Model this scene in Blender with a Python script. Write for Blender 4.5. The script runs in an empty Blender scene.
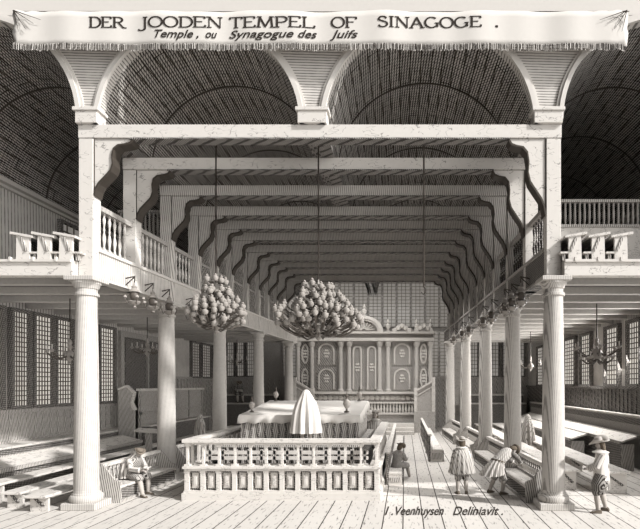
import bpy, bmesh, math, random
from mathutils import Vector, Matrix
random.seed(7)
PI = math.pi
C = bpy.context.scene.collection
SC = bpy.context.scene
CAMZ = 3.4
F = 504.0

# ------------------------------------------------------------------ materials
def nd(nt, t, **kw):
    n = nt.nodes.new(t)
    for k, v in kw.items():
        setattr(n, k, v)
    return n

PAPER = (0.565, 0.537, 0.505)
INK = (0.022, 0.018, 0.016)
def mixc(a, b, t):
    return tuple(a[i]*(1-t)+b[i]*t for i in range(3))

def hatch(name, light=PAPER, dark=INK, period=0.1, cover=0.35, soft=0.18, rot=(.25, .35, .9), dist=1.2,
          cross=None, blotch=0.25, rough=0.8, uv=False, metal=0.0):
    """wood, cloth or plaster drawn in fine ink-coloured grain lines"""
    m = bpy.data.materials.new(name); m.use_nodes = True
    nt = m.node_tree; nt.nodes.clear()
    out = nd(nt, 'ShaderNodeOutputMaterial'); b = nd(nt, 'ShaderNodeBsdfPrincipled')
    b.inputs['Roughness'].default_value = rough
    b.inputs['Metallic'].default_value = metal
    b.inputs['Specular IOR Level'].default_value = 0.15
    nt.links.new(b.outputs[0], out.inputs[0])
    tc = nd(nt, 'ShaderNodeTexCoord')
    src = tc.outputs['UV' if uv else 'Object']
    def line(rotd, per, cov):
        mp = nd(nt, 'ShaderNodeMapping'); mp.inputs['Rotation'].default_value = Vector(rotd).normalized().rotation_difference(Vector((1, 0, 0))).to_euler()
        nt.links.new(src, mp.inputs[0])
        w = nd(nt, 'ShaderNodeTexWave', wave_type='BANDS', bands_direction='X')
        w.inputs['Scale'].default_value = 0.314/per
        w.inputs['Distortion'].default_value = dist
        w.inputs['Detail'].default_value = 2.0
        w.inputs['Detail Scale'].default_value = 1.5*per/0.1
        nt.links.new(mp.outputs[0], w.inputs[0])
        nz = nd(nt, 'ShaderNodeTexNoise'); nz.inputs['Scale'].default_value = 1.3/per*0.1*3
        nz.inputs['Detail'].default_value = 3.0
        nt.links.new(mp.outputs[0], nz.inputs[0])
        a = nd(nt, 'ShaderNodeMath', operation='MULTIPLY_ADD')
        nt.links.new(nz.outputs[0], a.inputs[0]); a.inputs[1].default_value = blotch*2
        nt.links.new(w.outputs['Fac'], a.inputs[2])
        mr = nd(nt, 'ShaderNodeMapRange', interpolation_type='SMOOTHSTEP')
        nt.links.new(a.outputs[0], mr.inputs[0])
        mr.inputs[1].default_value = cov-soft+blotch; mr.inputs[2].default_value = cov+soft+blotch
        return mr.outputs[0]
    fac = line(rot, period, cover)
    if cross:
        f2 = line(cross[0], cross[1], cross[2])
        mu = nd(nt, 'ShaderNodeMath', operation='MULTIPLY')
        nt.links.new(fac, mu.inputs[0]); nt.links.new(f2, mu.inputs[1]); fac = mu.outputs[0]
    mx = nd(nt, 'ShaderNodeMix', data_type='RGBA')
    nt.links.new(fac, mx.inputs[0])
    mx.inputs[6].default_value = (*dark, 1); mx.inputs[7].default_value = (*light, 1)
    nt.links.new(mx.outputs[2], b.inputs['Base Color'])
    return m

def plain(name, col, rough=0.8, metal=0.0, noise=0.15):
    m = bpy.data.materials.new(name); m.use_nodes = True
    nt = m.node_tree; b = nt.nodes['Principled BSDF']
    b.inputs['Roughness'].default_value = rough; b.inputs['Metallic'].default_value = metal
    b.inputs['Specular IOR Level'].default_value = 0.2
    tc = nd(nt, 'ShaderNodeTexCoord'); nz = nd(nt, 'ShaderNodeTexNoise')
    nz.inputs['Scale'].default_value = 9.0; nz.inputs['Detail'].default_value = 5.0
    nt.links.new(tc.outputs['Object'], nz.inputs[0])
    mx = nd(nt, 'ShaderNodeMix', data_type='RGBA')
    nt.links.new(nz.outputs[0], mx.inputs[0])
    mx.inputs[6].default_value = (*[c*(1-noise) for c in col], 1)
    mx.inputs[7].default_value = (*[min(1, c*(1+noise)) for c in col], 1)
    nt.links.new(mx.outputs[2], b.inputs['Base Color'])
    return m

def emis(name, col, s):
    m = bpy.data.materials.new(name); m.use_nodes = True
    nt = m.node_tree; b = nt.nodes['Principled BSDF']
    b.inputs['Base Color'].default_value = (*[c*0.4 for c in col], 1)
    b.inputs['Roughness'].default_value = 0.3
    b.inputs['Emission Color'].default_value = (*col, 1); b.inputs['Emission Strength'].default_value = s
    return m

def floor_mat():
    m = bpy.data.materials.new('floorboards'); m.use_nodes = True
    nt = m.node_tree; b = nt.nodes['Principled BSDF']; b.inputs['Roughness'].default_value = 0.75
    b.inputs['Specular IOR Level'].default_value = 0.1
    tc = nd(nt, 'ShaderNodeTexCoord'); mp = nd(nt, 'ShaderNodeMapping')
    mp.inputs['Rotation'].default_value = (0, 0, PI/2); mp.inputs['Location'].default_value = (0.9, 0.05, 0)
    nt.links.new(tc.outputs['Object'], mp.inputs[0])
    br = nd(nt, 'ShaderNodeTexBrick'); br.offset = 0.0
    nt.links.new(mp.outputs[0], br.inputs[0])
    br.inputs['Color1'].default_value = (*PAPER, 1); br.inputs['Color2'].default_value = (*mixc(PAPER, INK, .08), 1)
    br.inputs['Mortar'].default_value = (0.035, 0.028, 0.024, 1)
    br.inputs['Scale'].default_value = 1.0; br.inputs['Mortar Size'].default_value = 0.016
    br.inputs['Mortar Smooth'].default_value = 0.2
    br.inputs['Brick Width'].default_value = 7.3; br.inputs['Row Height'].default_value = 0.5
    # nail heads and grain dashes
    m2 = nd(nt, 'ShaderNodeMapping'); m2.inputs['Scale'].default_value = (5.5, 0.9, 1)
    nt.links.new(tc.outputs['Object'], m2.inputs[0])
    vo = nd(nt, 'ShaderNodeTexNoise'); vo.inputs['Scale'].default_value = 3.0; vo.inputs['Detail'].default_value = 4.0
    nt.links.new(m2.outputs[0], vo.inputs[0])
    mr = nd(nt, 'ShaderNodeMapRange'); nt.links.new(vo.outputs[0], mr.inputs[0])
    mr.inputs[1].default_value = 0.30; mr.inputs[2].default_value = 0.42; mr.inputs[3].default_value = 0.35
    mx = nd(nt, 'ShaderNodeMix', data_type='RGBA', blend_type='MULTIPLY'); mx.inputs[0].default_value = 1.0
    nt.links.new(br.outputs[0], mx.inputs[6]); nt.links.new(mr.outputs[0], mx.inputs[7])
    nt.links.new(mx.outputs[2], b.inputs['Base Color'])
    return m

def vault_mat(name, wide, cov, light):
    """planked barrel: UV u = arc length, v = along the hall"""
    m = hatch(name, light=light, dark=INK, period=0.085, cover=cov, soft=0.3, rot=(1, .06, 0), dist=0.5, uv=True,
              cross=((.8, .5, 0), 0.075, cov*0.4), blotch=0.4)
    nt = m.node_tree; b = [n for n in nt.nodes if n.type == 'BSDF_PRINCIPLED'][0]
    mix = [n for n in nt.nodes if n.type == 'MIX'][0]
    tc = nd(nt, 'ShaderNodeTexCoord')
    br = nd(nt, 'ShaderNodeTexBrick'); br.offset = 0.5
    mp = nd(nt, 'ShaderNodeMapping'); mp.inputs['Rotation'].default_value = (0, 0, PI/2)
    nt.links.new(tc.outputs['UV'], mp.inputs[0]); nt.links.new(mp.outputs[0], br.inputs[0])
    br.inputs['Color1'].default_value = (1, 1, 1, 1); br.inputs['Color2'].default_value = (0.78, 0.78, 0.78, 1)
    br.inputs['Mortar'].default_value = (0.1, 0.08, 0.06, 1); br.inputs['Scale'].default_value = 1.0
    br.inputs['Mortar Size'].default_value = 0.018; br.inputs['Brick Width'].default_value = 4.2
    br.inputs['Row Height'].default_value = wide
    mx = nd(nt, 'ShaderNodeMix', data_type='RGBA', blend_type='MULTIPLY'); mx.inputs[0].default_value = 1.0
    nt.links.new(mix.outputs[2], mx.inputs[6]); nt.links.new(br.outputs[0], mx.inputs[7])
    nt.links.new(mx.outputs[2], b.inputs['Base Color'])
    return m

def grained(name, col, dark, sc=(2.5, 2.5, 5.0), thr=.012, amount=.5):
    """pale wood with sparse wandering grain marks"""
    m = plain(name, col, noise=.05); nt = m.node_tree; b = nt.nodes['Principled BSDF']
    old = b.inputs['Base Color'].links[0].from_socket
    tc = nd(nt, 'ShaderNodeTexCoord'); mp = nd(nt, 'ShaderNodeMapping'); mp.inputs['Scale'].default_value = sc
    nt.links.new(tc.outputs['Object'], mp.inputs[0])
    n1 = nd(nt, 'ShaderNodeTexNoise'); n1.inputs['Scale'].default_value = 1.6; n1.inputs['Detail'].default_value = 1.5
    n2 = nd(nt, 'ShaderNodeTexNoise'); n2.inputs['Scale'].default_value = 3.1; n2.inputs['Detail'].default_value = 1.0
    nt.links.new(mp.outputs[0], n1.inputs[0]); nt.links.new(tc.outputs['Object'], n2.inputs[0])
    c = nd(nt, 'ShaderNodeMath', operation='COMPARE'); c.inputs[1].default_value = .5; c.inputs[2].default_value = thr
    nt.links.new(n1.outputs[0], c.inputs[0])
    g = nd(nt, 'ShaderNodeMath', operation='GREATER_THAN'); g.inputs[1].default_value = .5; nt.links.new(n2.outputs[0], g.inputs[0])
    mu = nd(nt, 'ShaderNodeMath', operation='MULTIPLY'); nt.links.new(c.outputs[0], mu.inputs[0]); nt.links.new(g.outputs[0], mu.inputs[1])
    m3 = nd(nt, 'ShaderNodeMath', operation='MULTIPLY'); nt.links.new(mu.outputs[0], m3.inputs[0]); m3.inputs[1].default_value = amount
    mx = nd(nt, 'ShaderNodeMix', data_type='RGBA'); nt.links.new(m3.outputs[0], mx.inputs[0]); nt.links.new(old, mx.inputs[6])
    mx.inputs[7].default_value = (*dark, 1); nt.links.new(mx.outputs[2], b.inputs['Base Color'])
    return m
M = {}
M['floor'] = floor_mat()
M['plaster'] = plain('pale_plaster', PAPER, noise=.03)
M['stone_lined'] = hatch('lined_stone', light=mixc(PAPER, INK, .04), dark=mixc(INK, PAPER, .25), period=0.075, cover=0.22, soft=0.2, rot=(.03, .02, 1), dist=0.5)
M['white_wood'] = grained('pale_grained_wood', PAPER, mixc(INK, PAPER, .35), amount=.8)
M['carved_pale'] = grained('pale_joinery', PAPER, mixc(INK, PAPER, .3), sc=(3, 3, 9), thr=.02, amount=.55)
M['white_stone'] = hatch('pale_column_stone', light=mixc(PAPER, INK, .10), dark=mixc(INK, PAPER, .45), period=0.042, cover=0.22, soft=.25, rot=(.9, .45, .03), dist=.5)
M['trim'] = plain('pale_moulding', mixc(PAPER, INK, .04), noise=0.05)
M['wood_mid'] = hatch('hatched_oak', light=mixc(PAPER, INK, .15), dark=mixc(INK, PAPER, .16), period=0.045, cover=0.33, soft=.22, rot=(.72, .68, .12), dist=1.6)
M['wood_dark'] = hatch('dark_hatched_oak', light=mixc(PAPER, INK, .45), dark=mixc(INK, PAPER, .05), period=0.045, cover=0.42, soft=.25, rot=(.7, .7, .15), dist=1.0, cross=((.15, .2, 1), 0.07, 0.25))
M['wood_light'] = grained('pale_oak', mixc(PAPER, INK, .04), mixc(INK, PAPER, .2), sc=(5, 1.5, 9), thr=.03, amount=.5)
M['beam_hatch'] = hatch('vertically_hatched_beam', light=mixc(PAPER, INK, .02), dark=mixc(INK, PAPER, .3), period=0.07, cover=0.2, soft=.16, rot=(1, .3, .1), dist=.5)
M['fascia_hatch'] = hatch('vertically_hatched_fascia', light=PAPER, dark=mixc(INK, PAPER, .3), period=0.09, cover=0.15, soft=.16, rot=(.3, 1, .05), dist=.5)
M['wain'] = hatch('wainscot_boards', light=mixc(PAPER, INK, .12), dark=mixc(INK, PAPER, .15), period=0.05, cover=0.33, soft=.22, rot=(.7, .7, .12), dist=2.2)
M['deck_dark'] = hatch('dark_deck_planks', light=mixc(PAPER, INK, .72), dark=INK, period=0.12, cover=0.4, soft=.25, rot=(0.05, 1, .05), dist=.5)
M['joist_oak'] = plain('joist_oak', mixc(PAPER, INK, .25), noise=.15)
M['ark_oak'] = hatch('carved_ark_oak', light=mixc(PAPER, INK, .3), dark=mixc(INK, PAPER, .12), period=0.12, cover=0.33, soft=.2, rot=(.7, .4, .5), dist=3)
M['lattice'] = plain('lattice_wood', mixc(PAPER, INK, .45), noise=.2)
M['ink'] = plain('dark_lettering', (0.03, 0.024, 0.02), noise=0.0)
M['lead'] = plain('dark_lead', (0.10, 0.085, 0.07))
M['brass'] = plain('brass', (0.09, 0.078, 0.068), rough=.45)
M['brass_pale'] = plain('pale_brass', (0.27, 0.25, 0.23), rough=.4)
M['iron'] = plain('black_iron', (0.05, 0.042, 0.035), rough=0.5)
M['glass'] = emis('daylit_leaded_glass', (0.80, 0.75, 0.68), 0.42)
M['glass_back'] = emis('dim_leaded_glass', (0.60, 0.56, 0.51), 0.17)
M['banner'] = plain('banner_linen', (0.58, 0.553, 0.52), noise=0.03)
M['cloth_white'] = plain('white_linen', (0.60, 0.572, 0.54), noise=0.05)
M['cloth_striped'] = hatch('striped_shawl', light=mixc(PAPER, INK, .12), dark=mixc(INK, PAPER, .3), period=0.055, cover=0.2, soft=0.2, rot=(.8, .6, .1), dist=.8)
M['cloth_grey'] = hatch('grey_coat_cloth', light=mixc(PAPER, INK, .3), period=0.035, cover=0.34, soft=.3, rot=(.8, .5, .2), dist=1.5)
M['cloth_dark'] = hatch('dark_coat_cloth', light=mixc(PAPER, INK, .55), period=0.035, cover=0.42, soft=.3, rot=(.7, .6, .2))
M['skin'] = plain('skin', (0.35, 0.32, 0.295), noise=0.08)
M['hair'] = plain('dark_hair', (0.10, 0.08, 0.06))
M['hat'] = plain('felt_hat', (0.16, 0.135, 0.11))
M['hat_pale'] = plain('pale_felt_hat', (0.36, 0.335, 0.31))
M['boot'] = plain('leather', (0.12, 0.10, 0.08))
M['stocking'] = plain('stockings', (0.38, 0.35, 0.32))
M['paper'] = plain('book_paper', (0.60, 0.575, 0.545), noise=.03)
M['vault_nave'] = vault_mat('vault_planks_nave', 0.34, 0.36, mixc(PAPER, INK, .05))
M['vault_aisle'] = vault_mat('vault_planks_aisle', 0.38, 0.42, mixc(PAPER, INK, .08))
M['upper_wall'] = hatch('upper_wall_plaster', light=PAPER, dark=mixc(INK, PAPER, .3), period=0.13, cover=0.14, soft=.15, rot=(.7, 1, .02), dist=0.5)

# ------------------------------------------------------------------ mesh helpers
class MB:
    def __init__(self):
        self.v = []; self.f = []; self.uv = None
    def add(self, vs, fs):
        n = len(self.v)
        self.v += [tuple(p) for p in vs]
        self.f += [tuple(i+n for i in f) for f in fs]
        return self
    def box(self, x0, x1, y0, y1, z0, z1):
        vs = [(x0,y0,z0),(x1,y0,z0),(x1,y1,z0),(x0,y1,z0),(x0,y0,z1),(x1,y0,z1),(x1,y1,z1),(x0,y1,z1)]
        return self.add(vs, [(0,3,2,1),(4,5,6,7),(0,1,5,4),(1,2,6,5),(2,3,7,6),(3,0,4,7)])
    def hexa(self, lo, hi):
        """lo, hi: four points each (same winding)"""
        return self.add(list(lo)+list(hi), [(0,3,2,1),(4,5,6,7),(0,1,5,4),(1,2,6,5),(2,3,7,6),(3,0,4,7)])
    def beam(self, a, b, w, h, up=(0,0,1)):
        a = Vector(a); b = Vector(b); d = (b-a).normalized(); up = Vector(up)
        if abs(d.dot(up)) > .99: up = Vector((0,1,0))
        s = d.cross(up).normalized()*w/2; u = s.cross(d).normalized()*h/2
        return self.hexa([a-s-u, a+s-u, a+s+u, a-s+u], [b-s-u, b+s-u, b+s+u, b-s+u])
    def lathe(self, prof, c=(0,0,0), n=20, axis=(0,0,1), sx=1, sy=1):
        """prof: [(r,z)...] about axis z (or given axis)"""
        q = Vector((0,0,1)).rotation_difference(Vector(axis))
        vs = []; fs = []; c = Vector(c)
        for r, z in prof:
            for i in range(n):
                a = 2*PI*i/n
                vs.append(c + q @ Vector((r*math.cos(a)*sx, r*math.sin(a)*sy, z)))
        for k in range(len(prof)-1):
            for i in range(n):
                j = (i+1) % n
                fs.append((k*n+i, k*n+j, (k+1)*n+j, (k+1)*n+i))
        fs.append(tuple(range(n-1, -1, -1))); m = (len(prof)-1)*n
        fs.append(tuple(range(m, m+n)))
        return self.add(vs, fs)
    def tube(self, pts, r, n=8):
        pts = [Vector(p) for p in pts]; vs = []; fs = []
        rs = r if isinstance(r, (list, tuple)) else [r]*len(pts)
        prev = None
        for k, p in enumerate(pts):
            d = (pts[min(k+1, len(pts)-1)] - pts[max(k-1, 0)]).normalized()
            if prev is None:
                s = d.cross(Vector((0.03, 0.02, 1)) if abs(d.z) < .95 else Vector((0, 1, 0))).normalized()
            else:
                s = (prev - d*prev.dot(d)).normalized()
            prev = s; u = d.cross(s)
            for i in range(n):
                a = 2*PI*i/n
                vs.append(p + (s*math.cos(a) + u*math.sin(a))*rs[k])
        for k in range(len(pts)-1):
            for i in range(n):
                j = (i+1) % n
                fs.append((k*n+i, k*n+j, (k+1)*n+j, (k+1)*n+i))
        fs.append(tuple(range(n-1, -1, -1))); m = (len(pts)-1)*n
        fs.append(tuple(range(m, m+n)))
        return self.add(vs, fs)
    def prism(self, poly, plane, t0, t1):
        """poly [(a,b)..]; plane 'XZ' extruded along Y, 'YZ' along X, 'XY' along Z"""
        def P(a, b, t):
            return (a, t, b) if plane == 'XZ' else ((t, a, b) if plane == 'YZ' else (a, b, t))
        n = len(poly)
        vs = [P(a, b, t0) for a, b in poly] + [P(a, b, t1) for a, b in poly]
        fs = [tuple(range(n-1, -1, -1)), tuple(range(n, 2*n))]
        for i in range(n):
            j = (i+1) % n
            fs.append((i, j, n+j, n+i))
        return self.add(vs, fs)
    def rings(self, rr, closed_top=True, closed_bot=True):
        """rr: list of rings (lists of points, equal length)"""
        n = len(rr[0]); vs = [p for r in rr for p in r]; fs = []
        for k in range(len(rr)-1):
            for i in range(n):
                j = (i+1) % n
                fs.append((k*n+i, k*n+j, (k+1)*n+j, (k+1)*n+i))
        if closed_bot: fs.append(tuple(range(n-1, -1, -1)))
        if closed_top: fs.append(tuple(range((len(rr)-1)*n, len(rr)*n)))
        return self.add(vs, fs)
    def build(self, name, mat, parent=None, label=None, kind=None, smooth=False, bevel=0, loc=None):
        me = bpy.data.meshes.new(name)
        off = Vector((0,0,0))
        if parent is not None:
            off = absloc(parent)
        elif loc is not None:
            off = Vector(loc)
        me.from_pydata([tuple(Vector(p)-off) for p in self.v], [], self.f)
        me.update()
        bm = bmesh.new(); bm.from_mesh(me)
        bmesh.ops.recalc_face_normals(bm, faces=bm.faces)
        if bevel:
            bmesh.ops.bevel(bm, geom=list(bm.edges), offset=bevel, segments=1, affect='EDGES', clamp_overlap=True)
        bm.to_mesh(me); bm.free()
        if smooth:
            for p in me.polygons: p.use_smooth = True
            try: me.set_sharp_from_angle(angle=math.radians(40))
            except Exception: pass
        me.materials.append(mat)
        o = bpy.data.objects.new(name, me); C.objects.link(o)
        if parent is not None: o.parent = parent
        elif loc is not None: o.location = off
        if label: o['label'] = label
        if kind: o['kind'] = kind
        return o

def absloc(o):
    p = Vector((0,0,0))
    while o is not None:
        p += o.location; o = o.parent
    return p

def tag(o, label, cat, group=None):
    o['label'] = label; o['category'] = cat
    if group: o['group'] = group
    return o
def thing(name, loc, label, cat, group=None):
    o = bpy.data.objects.new(name, None); C.objects.link(o)
    o.location = loc; o.empty_display_size = 0.2
    return tag(o, label, cat, group)
def struct(name, mb, mat, **kw):
    o = mb.build(name, mat, **kw); o['kind'] = 'structure'; return o
def sroot(name, loc):
    o = bpy.data.objects.new(name, None); C.objects.link(o); o.location = loc; o['kind'] = 'structure'; return o
def kids(o): return [c for c in bpy.data.objects if c.parent == o]
def dup(root, loc, rotz=None, label=None, group=None, scale=None):
    r = root.copy(); C.objects.link(r); r.location = loc
    if rotz is not None: r.rotation_euler = (0, 0, rotz)
    if scale is not None: r.scale = scale if isinstance(scale, tuple) else (scale,)*3
    if label: r['label'] = label
    if group: r['group'] = group
    for ch in kids(root):
        c = ch.copy(); C.objects.link(c); c.parent = r
        for g in kids(ch):
            d = g.copy(); C.objects.link(d); d.parent = c
    return r

def xl(Y): return -8.84 + (Y-14)*0.043      # the two colonnades draw together a little
def xr(Y): return 4.12 - (Y-14)*0.050
def wx(p, Y): return (p-405)*Y/F
def wz(p, Y): return CAMZ-(p-385)*Y/F
WL, WR, YB = -14.7, 10.0, 41.0
DECK = 6.76

# ------------------------------------------------------------------ the setting
struct('floor', MB().box(-24, 20, 4, YB+.3, -.3, 0), M['floor'])
struct('wall_left', MB().box(WL-.4, WL, 14.0, YB+.3, 0, 10.85), M['upper_wall'])
struct('wall_right', MB().box(WR, WR+.4, 14.0, YB+.3, 0, 10.85), M['upper_wall'])
struct('wall_back', MB().box(WL, WR, YB, YB+.3, 0, 14.6), M['wood_mid'])
# wainscots
w = MB().box(WL, WL+.06, 14.2, 25.4, 0, 2.45)
for i in range(26): w.box(WL+.06, WL+.10, 14.3+i*.43, 14.36+i*.43, 1.3, 2.4)
w.box(WL, WL+.16, 14.2, 25.4, 2.36, 2.5); w.box(WL, WL+.14, 14.2, 25.4, 1.25, 1.34)
struct('trim_1', w, M['wain'])
w = MB().box(WR-.06, WR, 14.2, YB, 0, 3.3)
for i in range(62): w.box(WR-.10, WR-.06, 14.3+i*.43, 14.36+i*.43, 2.1, 3.2)
w.box(WR-.16, WR, 14.2, YB, 3.2, 3.36)
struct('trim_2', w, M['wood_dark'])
w = MB().box(WL, WR, YB-.08, YB, 0, 3.95)
for i in range(58): w.box(WL+.2+i*.43, WL+.26+i*.43, YB-.12, YB-.08, 0, 3.9)
w.box(WL, WR, YB-.2, YB, 3.9, 4.06)
struct('trim_3', w, M['wain'])
# cornices below the aisle vaults
for k, (x0, x1) in enumerate(((WL, WL+.35), (WR-.35, WR))):
    w = MB()
    for dz, t in ((0, .35), (.12, .22), (-.1, .14)):
        if k == 0: w.box(WL, WL+t, 14.2, YB, 10.7+dz, 10.80+dz)
        else: w.box(WR-t, WR, 14.2, YB, 10.7+dz, 10.80+dz)
    struct('trim_%d' % (4+k), w, M['trim'])

# barrel vaults, planked lengthwise
def vault(name, cx, cz, r, mat, y0=14.25, y1=YB):
    n = 40; t = .15
    vs = []; fs = []
    for rr in (r, r+t):
        for y in (y0, y1):
            for i in range(n+1):
                a = PI*i/n
                vs.append((cx-rr*math.cos(a), y, cz+rr*math.sin(a)))
    N = n+1
    for i in range(n):
        fs.append((i, i+1, N+i+1, N+i)); fs.append((2*N+i, 3*N+i, 3*N+i+1, 2*N+i+1))
    me = bpy.data.meshes.new(name); me.from_pydata(vs, [], fs); me.update()
    ul = me.uv_layers.new(name='UVMap')
    for p in me.polygons:
        for li in p.loop_indices:
            vi = me.loops[li].vertex_index; i = vi % N
            ul.data[li].uv = (r*PI*i/n, vs[vi][1])
    me.materials.append(mat)
    for p in me.polygons: p.use_smooth = True
    o = bpy.data.objects.new(name, me); C.objects.link(o); o['kind'] = 'structure'
    return o
AR = 2.83
NV = [(-11.87, AR), (-5.70, 2.82), (0.667, 2.92), (7.165, AR)]
vault('ceiling', NV[0][0], 10.75, NV[0][1], M['vault_aisle'])
vault('ceiling.001', NV[1][0], 10.62, NV[1][1], M['vault_nave'])
vault('ceiling.002', NV[2][0], 10.62, NV[2][1], M['vault_nave'])
vault('ceiling.003', NV[3][0], 10.75, NV[3][1], M['vault_aisle'])
# curved ribs of the vaults
for vi, (cx, r) in enumerate(NV):
    cz = 10.75 if vi in (0, 3) else 10.62
    ys = [17.2, 20.6, 24.4, 29, 35] if vi in (0, 3) else [16.9, 21.5, 27.5, 34.5]
    w = MB()
    for y in ys:
        for i in range(32):
            a0 = PI*i/32; a1 = PI*(i+1)/32
            q = [(cx-(r-d)*math.cos(a), cz+(r-d)*math.sin(a)) for a, d in ((a0, 0), (a1, 0), (a1, .03), (a0, .03))]
            w.prism(q, 'XZ', y, y+.05)
    struct('trim_%d' % (6+vi), w, M['iron'])

# arcade wall at the front: pale lined spandrels between four round arches
def arc_pts(cx, cz, r, n=36):
    return [(cx-r*math.cos(PI*i/n), cz+r*math.sin(PI*i/n)) for i in range(n+1)]
w = MB(); TOP = 13.7; y0, y1 = 13.98, 14.28
for vi, (cx, r) in enumerate(NV):
    cz = 10.75 if vi in (0, 3) else 10.62
    pts = arc_pts(cx, cz, r)
    for a, b in zip(pts[:-1], pts[1:]):
        w.prism([a, b, (b[0], TOP), (a[0], TOP)], 'XZ', y0, y1)
edges = [(WL-9, NV[0][0]-NV[0][1], 0), (NV[0][0]+NV[0][1], NV[1][0]-NV[1][1], 10.62), (NV[1][0]+NV[1][1], NV[2][0]-NV[2][1], 10.62),
         (NV[2][0]+NV[2][1], NV[3][0]-NV[3][1], 10.62), (NV[3][0]+NV[3][1], WR+9, 0)]
for a, b, z in edges: w.box(a, b, y0, y1, z, TOP)
struct('wall_front', w, M['stone_lined'])
struct('wall_front.001', MB().box(WL-9, WR+9, y0, y1, TOP, 15.4), M['plaster'])
for vi, (cx, r) in enumerate(NV):       # arch mouldings
    cz = 10.75 if vi in (0, 3) else 10.62
    w = MB()
    for (ra, rb, d) in ((r-.03, r+.09, .10), (r+.09, r+.17, .05)):
        pa = arc_pts(cx, cz, ra); pb = arc_pts(cx, cz, rb)
        for i in range(36):
            w.prism([pa[i], pa[i+1], pb[i+1], pb[i]], 'XZ', y0-d, y0)
    struct('trim_%d' % (10+vi), w, M['trim'])
# impost blocks where the arches land on the frames, then the long valley beams
for k, (a, b) in enumerate(((-9.14, -8.42), (-3.02, -2.10), (3.5, 4.4))):
    w = MB().box(a+.06, b-.06, 13.86, 14.3, 10.62, 10.95).box(a, b, 13.82, 14.3, 10.95, 11.05)
    struct('trim_%d' % (14+k), w, M['white_wood'], bevel=.01)
for k, (a, b) in enumerate(((-9.05, -8.5), (-2.9, -2.24), (3.56, 4.36))):
    w = MB().box(a, b, 14.3, 33.4, 10.62, 10.9)
    for d in (.08, .22): w.box(a+d, a+d+.04, 14.3, 33.4, 10.60, 10.62)
    struct('trim_%d' % (17+k), w, M['wood_dark'])

# ------------------------------------------------------------------ windows
WN = [0]
def window(face, a0, a1, z0, z1, mat, nx, nz, frame=.12, fm='wood_dark', bar=.028):
    """face: 'L','R','B' ; a0,a1 along the wall"""
    WN[0] += 1
    def B(mb, a, b, z, zz, d0, d1):
        if face == 'L': mb.box(WL+d0, WL+d1, a, b, z, zz)
        elif face == 'R': mb.box(WR-d1, WR-d0, a, b, z, zz)
        else: mb.box(a, b, YB-d1, YB-d0, z, zz)
    mid = (a0+a1)/2
    loc = {'L': (WL, mid, z0), 'R': (WR, mid, z0), 'B': (mid, YB, z0)}[face]
    r = sroot('window_%d' % WN[0], loc)
    f = MB()
    B(f, a0-frame, a0, z0-frame, z1+frame, 0, .2); B(f, a1, a1+frame, z0-frame, z1+frame, 0, .2)
    B(f, a0, a1, z1, z1+frame, 0, .2); B(f, a0, a1, z0-frame, z0, 0, .24)
    f.build('window_frame', M[fm], r)
    p = MB(); B(p, a0, a1, z0, z1, 0.01, .05); p.build('pane', mat, r)
    g = MB()
    for i in range(1, nx):
        t = a0+(a1-a0)*i/nx; B(g, t-bar/2, t+bar/2, z0, z1, .05, .075)
    for i in range(1, nz):
        t = z0+(z1-z0)*i/nz; B(g, a0, a1, t-bar/2, t+bar/2, .05, .075)
    g.build('glazing_bars', M['lead'], r)
    return r
for a, b in ((15.0, 16.2), (16.8, 18.2), (18.75, 19.5), (19.85, 20.8), (21.1, 22.05), (22.35, 23.7), (24.1, 25.25)):
    window('L', a, b, 2.62, 6.15, M['glass'], 6, 19, frame=.13, bar=.04)
for a, b in ((34.5, 35.8), (36.2, 37.8), (38.3, 39.8)):
    window('L', a, b, 4.0, 6.3, M['glass_back'], 5, 12, frame=.13, bar=.04)
for a, b in ((17.0, 18.3), (19.0, 20.6), (21.2, 22.3), (23.4, 24.8), (26.9, 28.3), (29.3, 31.3), (33, 34.6), (36, 37.6)):
    window('R', a, b, 3.45, 6.1, M['glass'], 5, 12, frame=.16, bar=.045)
window('L', 21.4, 23.6, 8.2, 10.3, M['glass_back'], 5, 7, bar=.06)
window('L', 26.4, 28.6, 8.2, 10.3, M['glass_back'], 5, 7, bar=.06)
# back wall, nave: two tiers of narrow leaded lights
for i in range(12):
    a = wx(284+i*14.2, YB)
    window('B', a, a+.98, 8.15, 12.2, M['glass_back'], 3, 15, frame=.09, bar=.035, fm='wood_mid')
    window('B', a, a+.98, 4.15, 7.75, M['glass_back'], 3, 13, frame=.09, bar=.035, fm='wood_mid')
for a, b in ((469.5, 477), (490, 498), (503, 510), (515.5, 523.5)):
    window('B', wx(a, YB), wx(b, YB), 4.15, 7.5, M['glass_back'], 3, 11, frame=.1, bar=.04)
for a, b in ((228, 234), (238, 244), (248, 254)):
    window('B', wx(a, YB), wx(b, YB), 4.15, 7.5, M['glass_back'], 3, 11, frame=.1, bar=.04)
struct('trim_20', MB().box(wx(450, YB), wx(460, YB), YB-.35, YB, 0, 7.9), M['wood_light'])

# panelled doors on the left aisle wall
r = sroot('door_1', (WL, 28.3, 0))
f = MB().box(WL, WL+.18, 25.8, 26.1, 0, 6.2).box(WL, WL+.18, 31.0, 31.3, 0, 6.2).box(WL, WL+.18, 26.1, 31.0, 5.9, 6.2).box(WL, WL+.2, 28.45, 28.6, 0, 5.9)
f.build('door_frame', M['wood_mid'], r)
for a in (26.1, 28.6):
    f = MB().box(WL, WL+.06, a, a+2.35, 0, 5.9)
    for z in (1.2, 3.1, 4.6): f.box(WL+.06, WL+.12, a+.2, a+2.1, z, z+1.2)
    f.build('door_leaf', M['wood_dark'], r)
w = MB().box(WL, WL+.05, 31.4, YB, 0, 3.9)
for i in range(20): w.box(WL+.05, WL+.1, 31.5+i*.47, 31.57+i*.47, 0, 3.8)
w.box(WL, WL+.2, 31.4, YB, 3.8, 3.95)
struct('trim_21', w, M['wain'])

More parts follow.
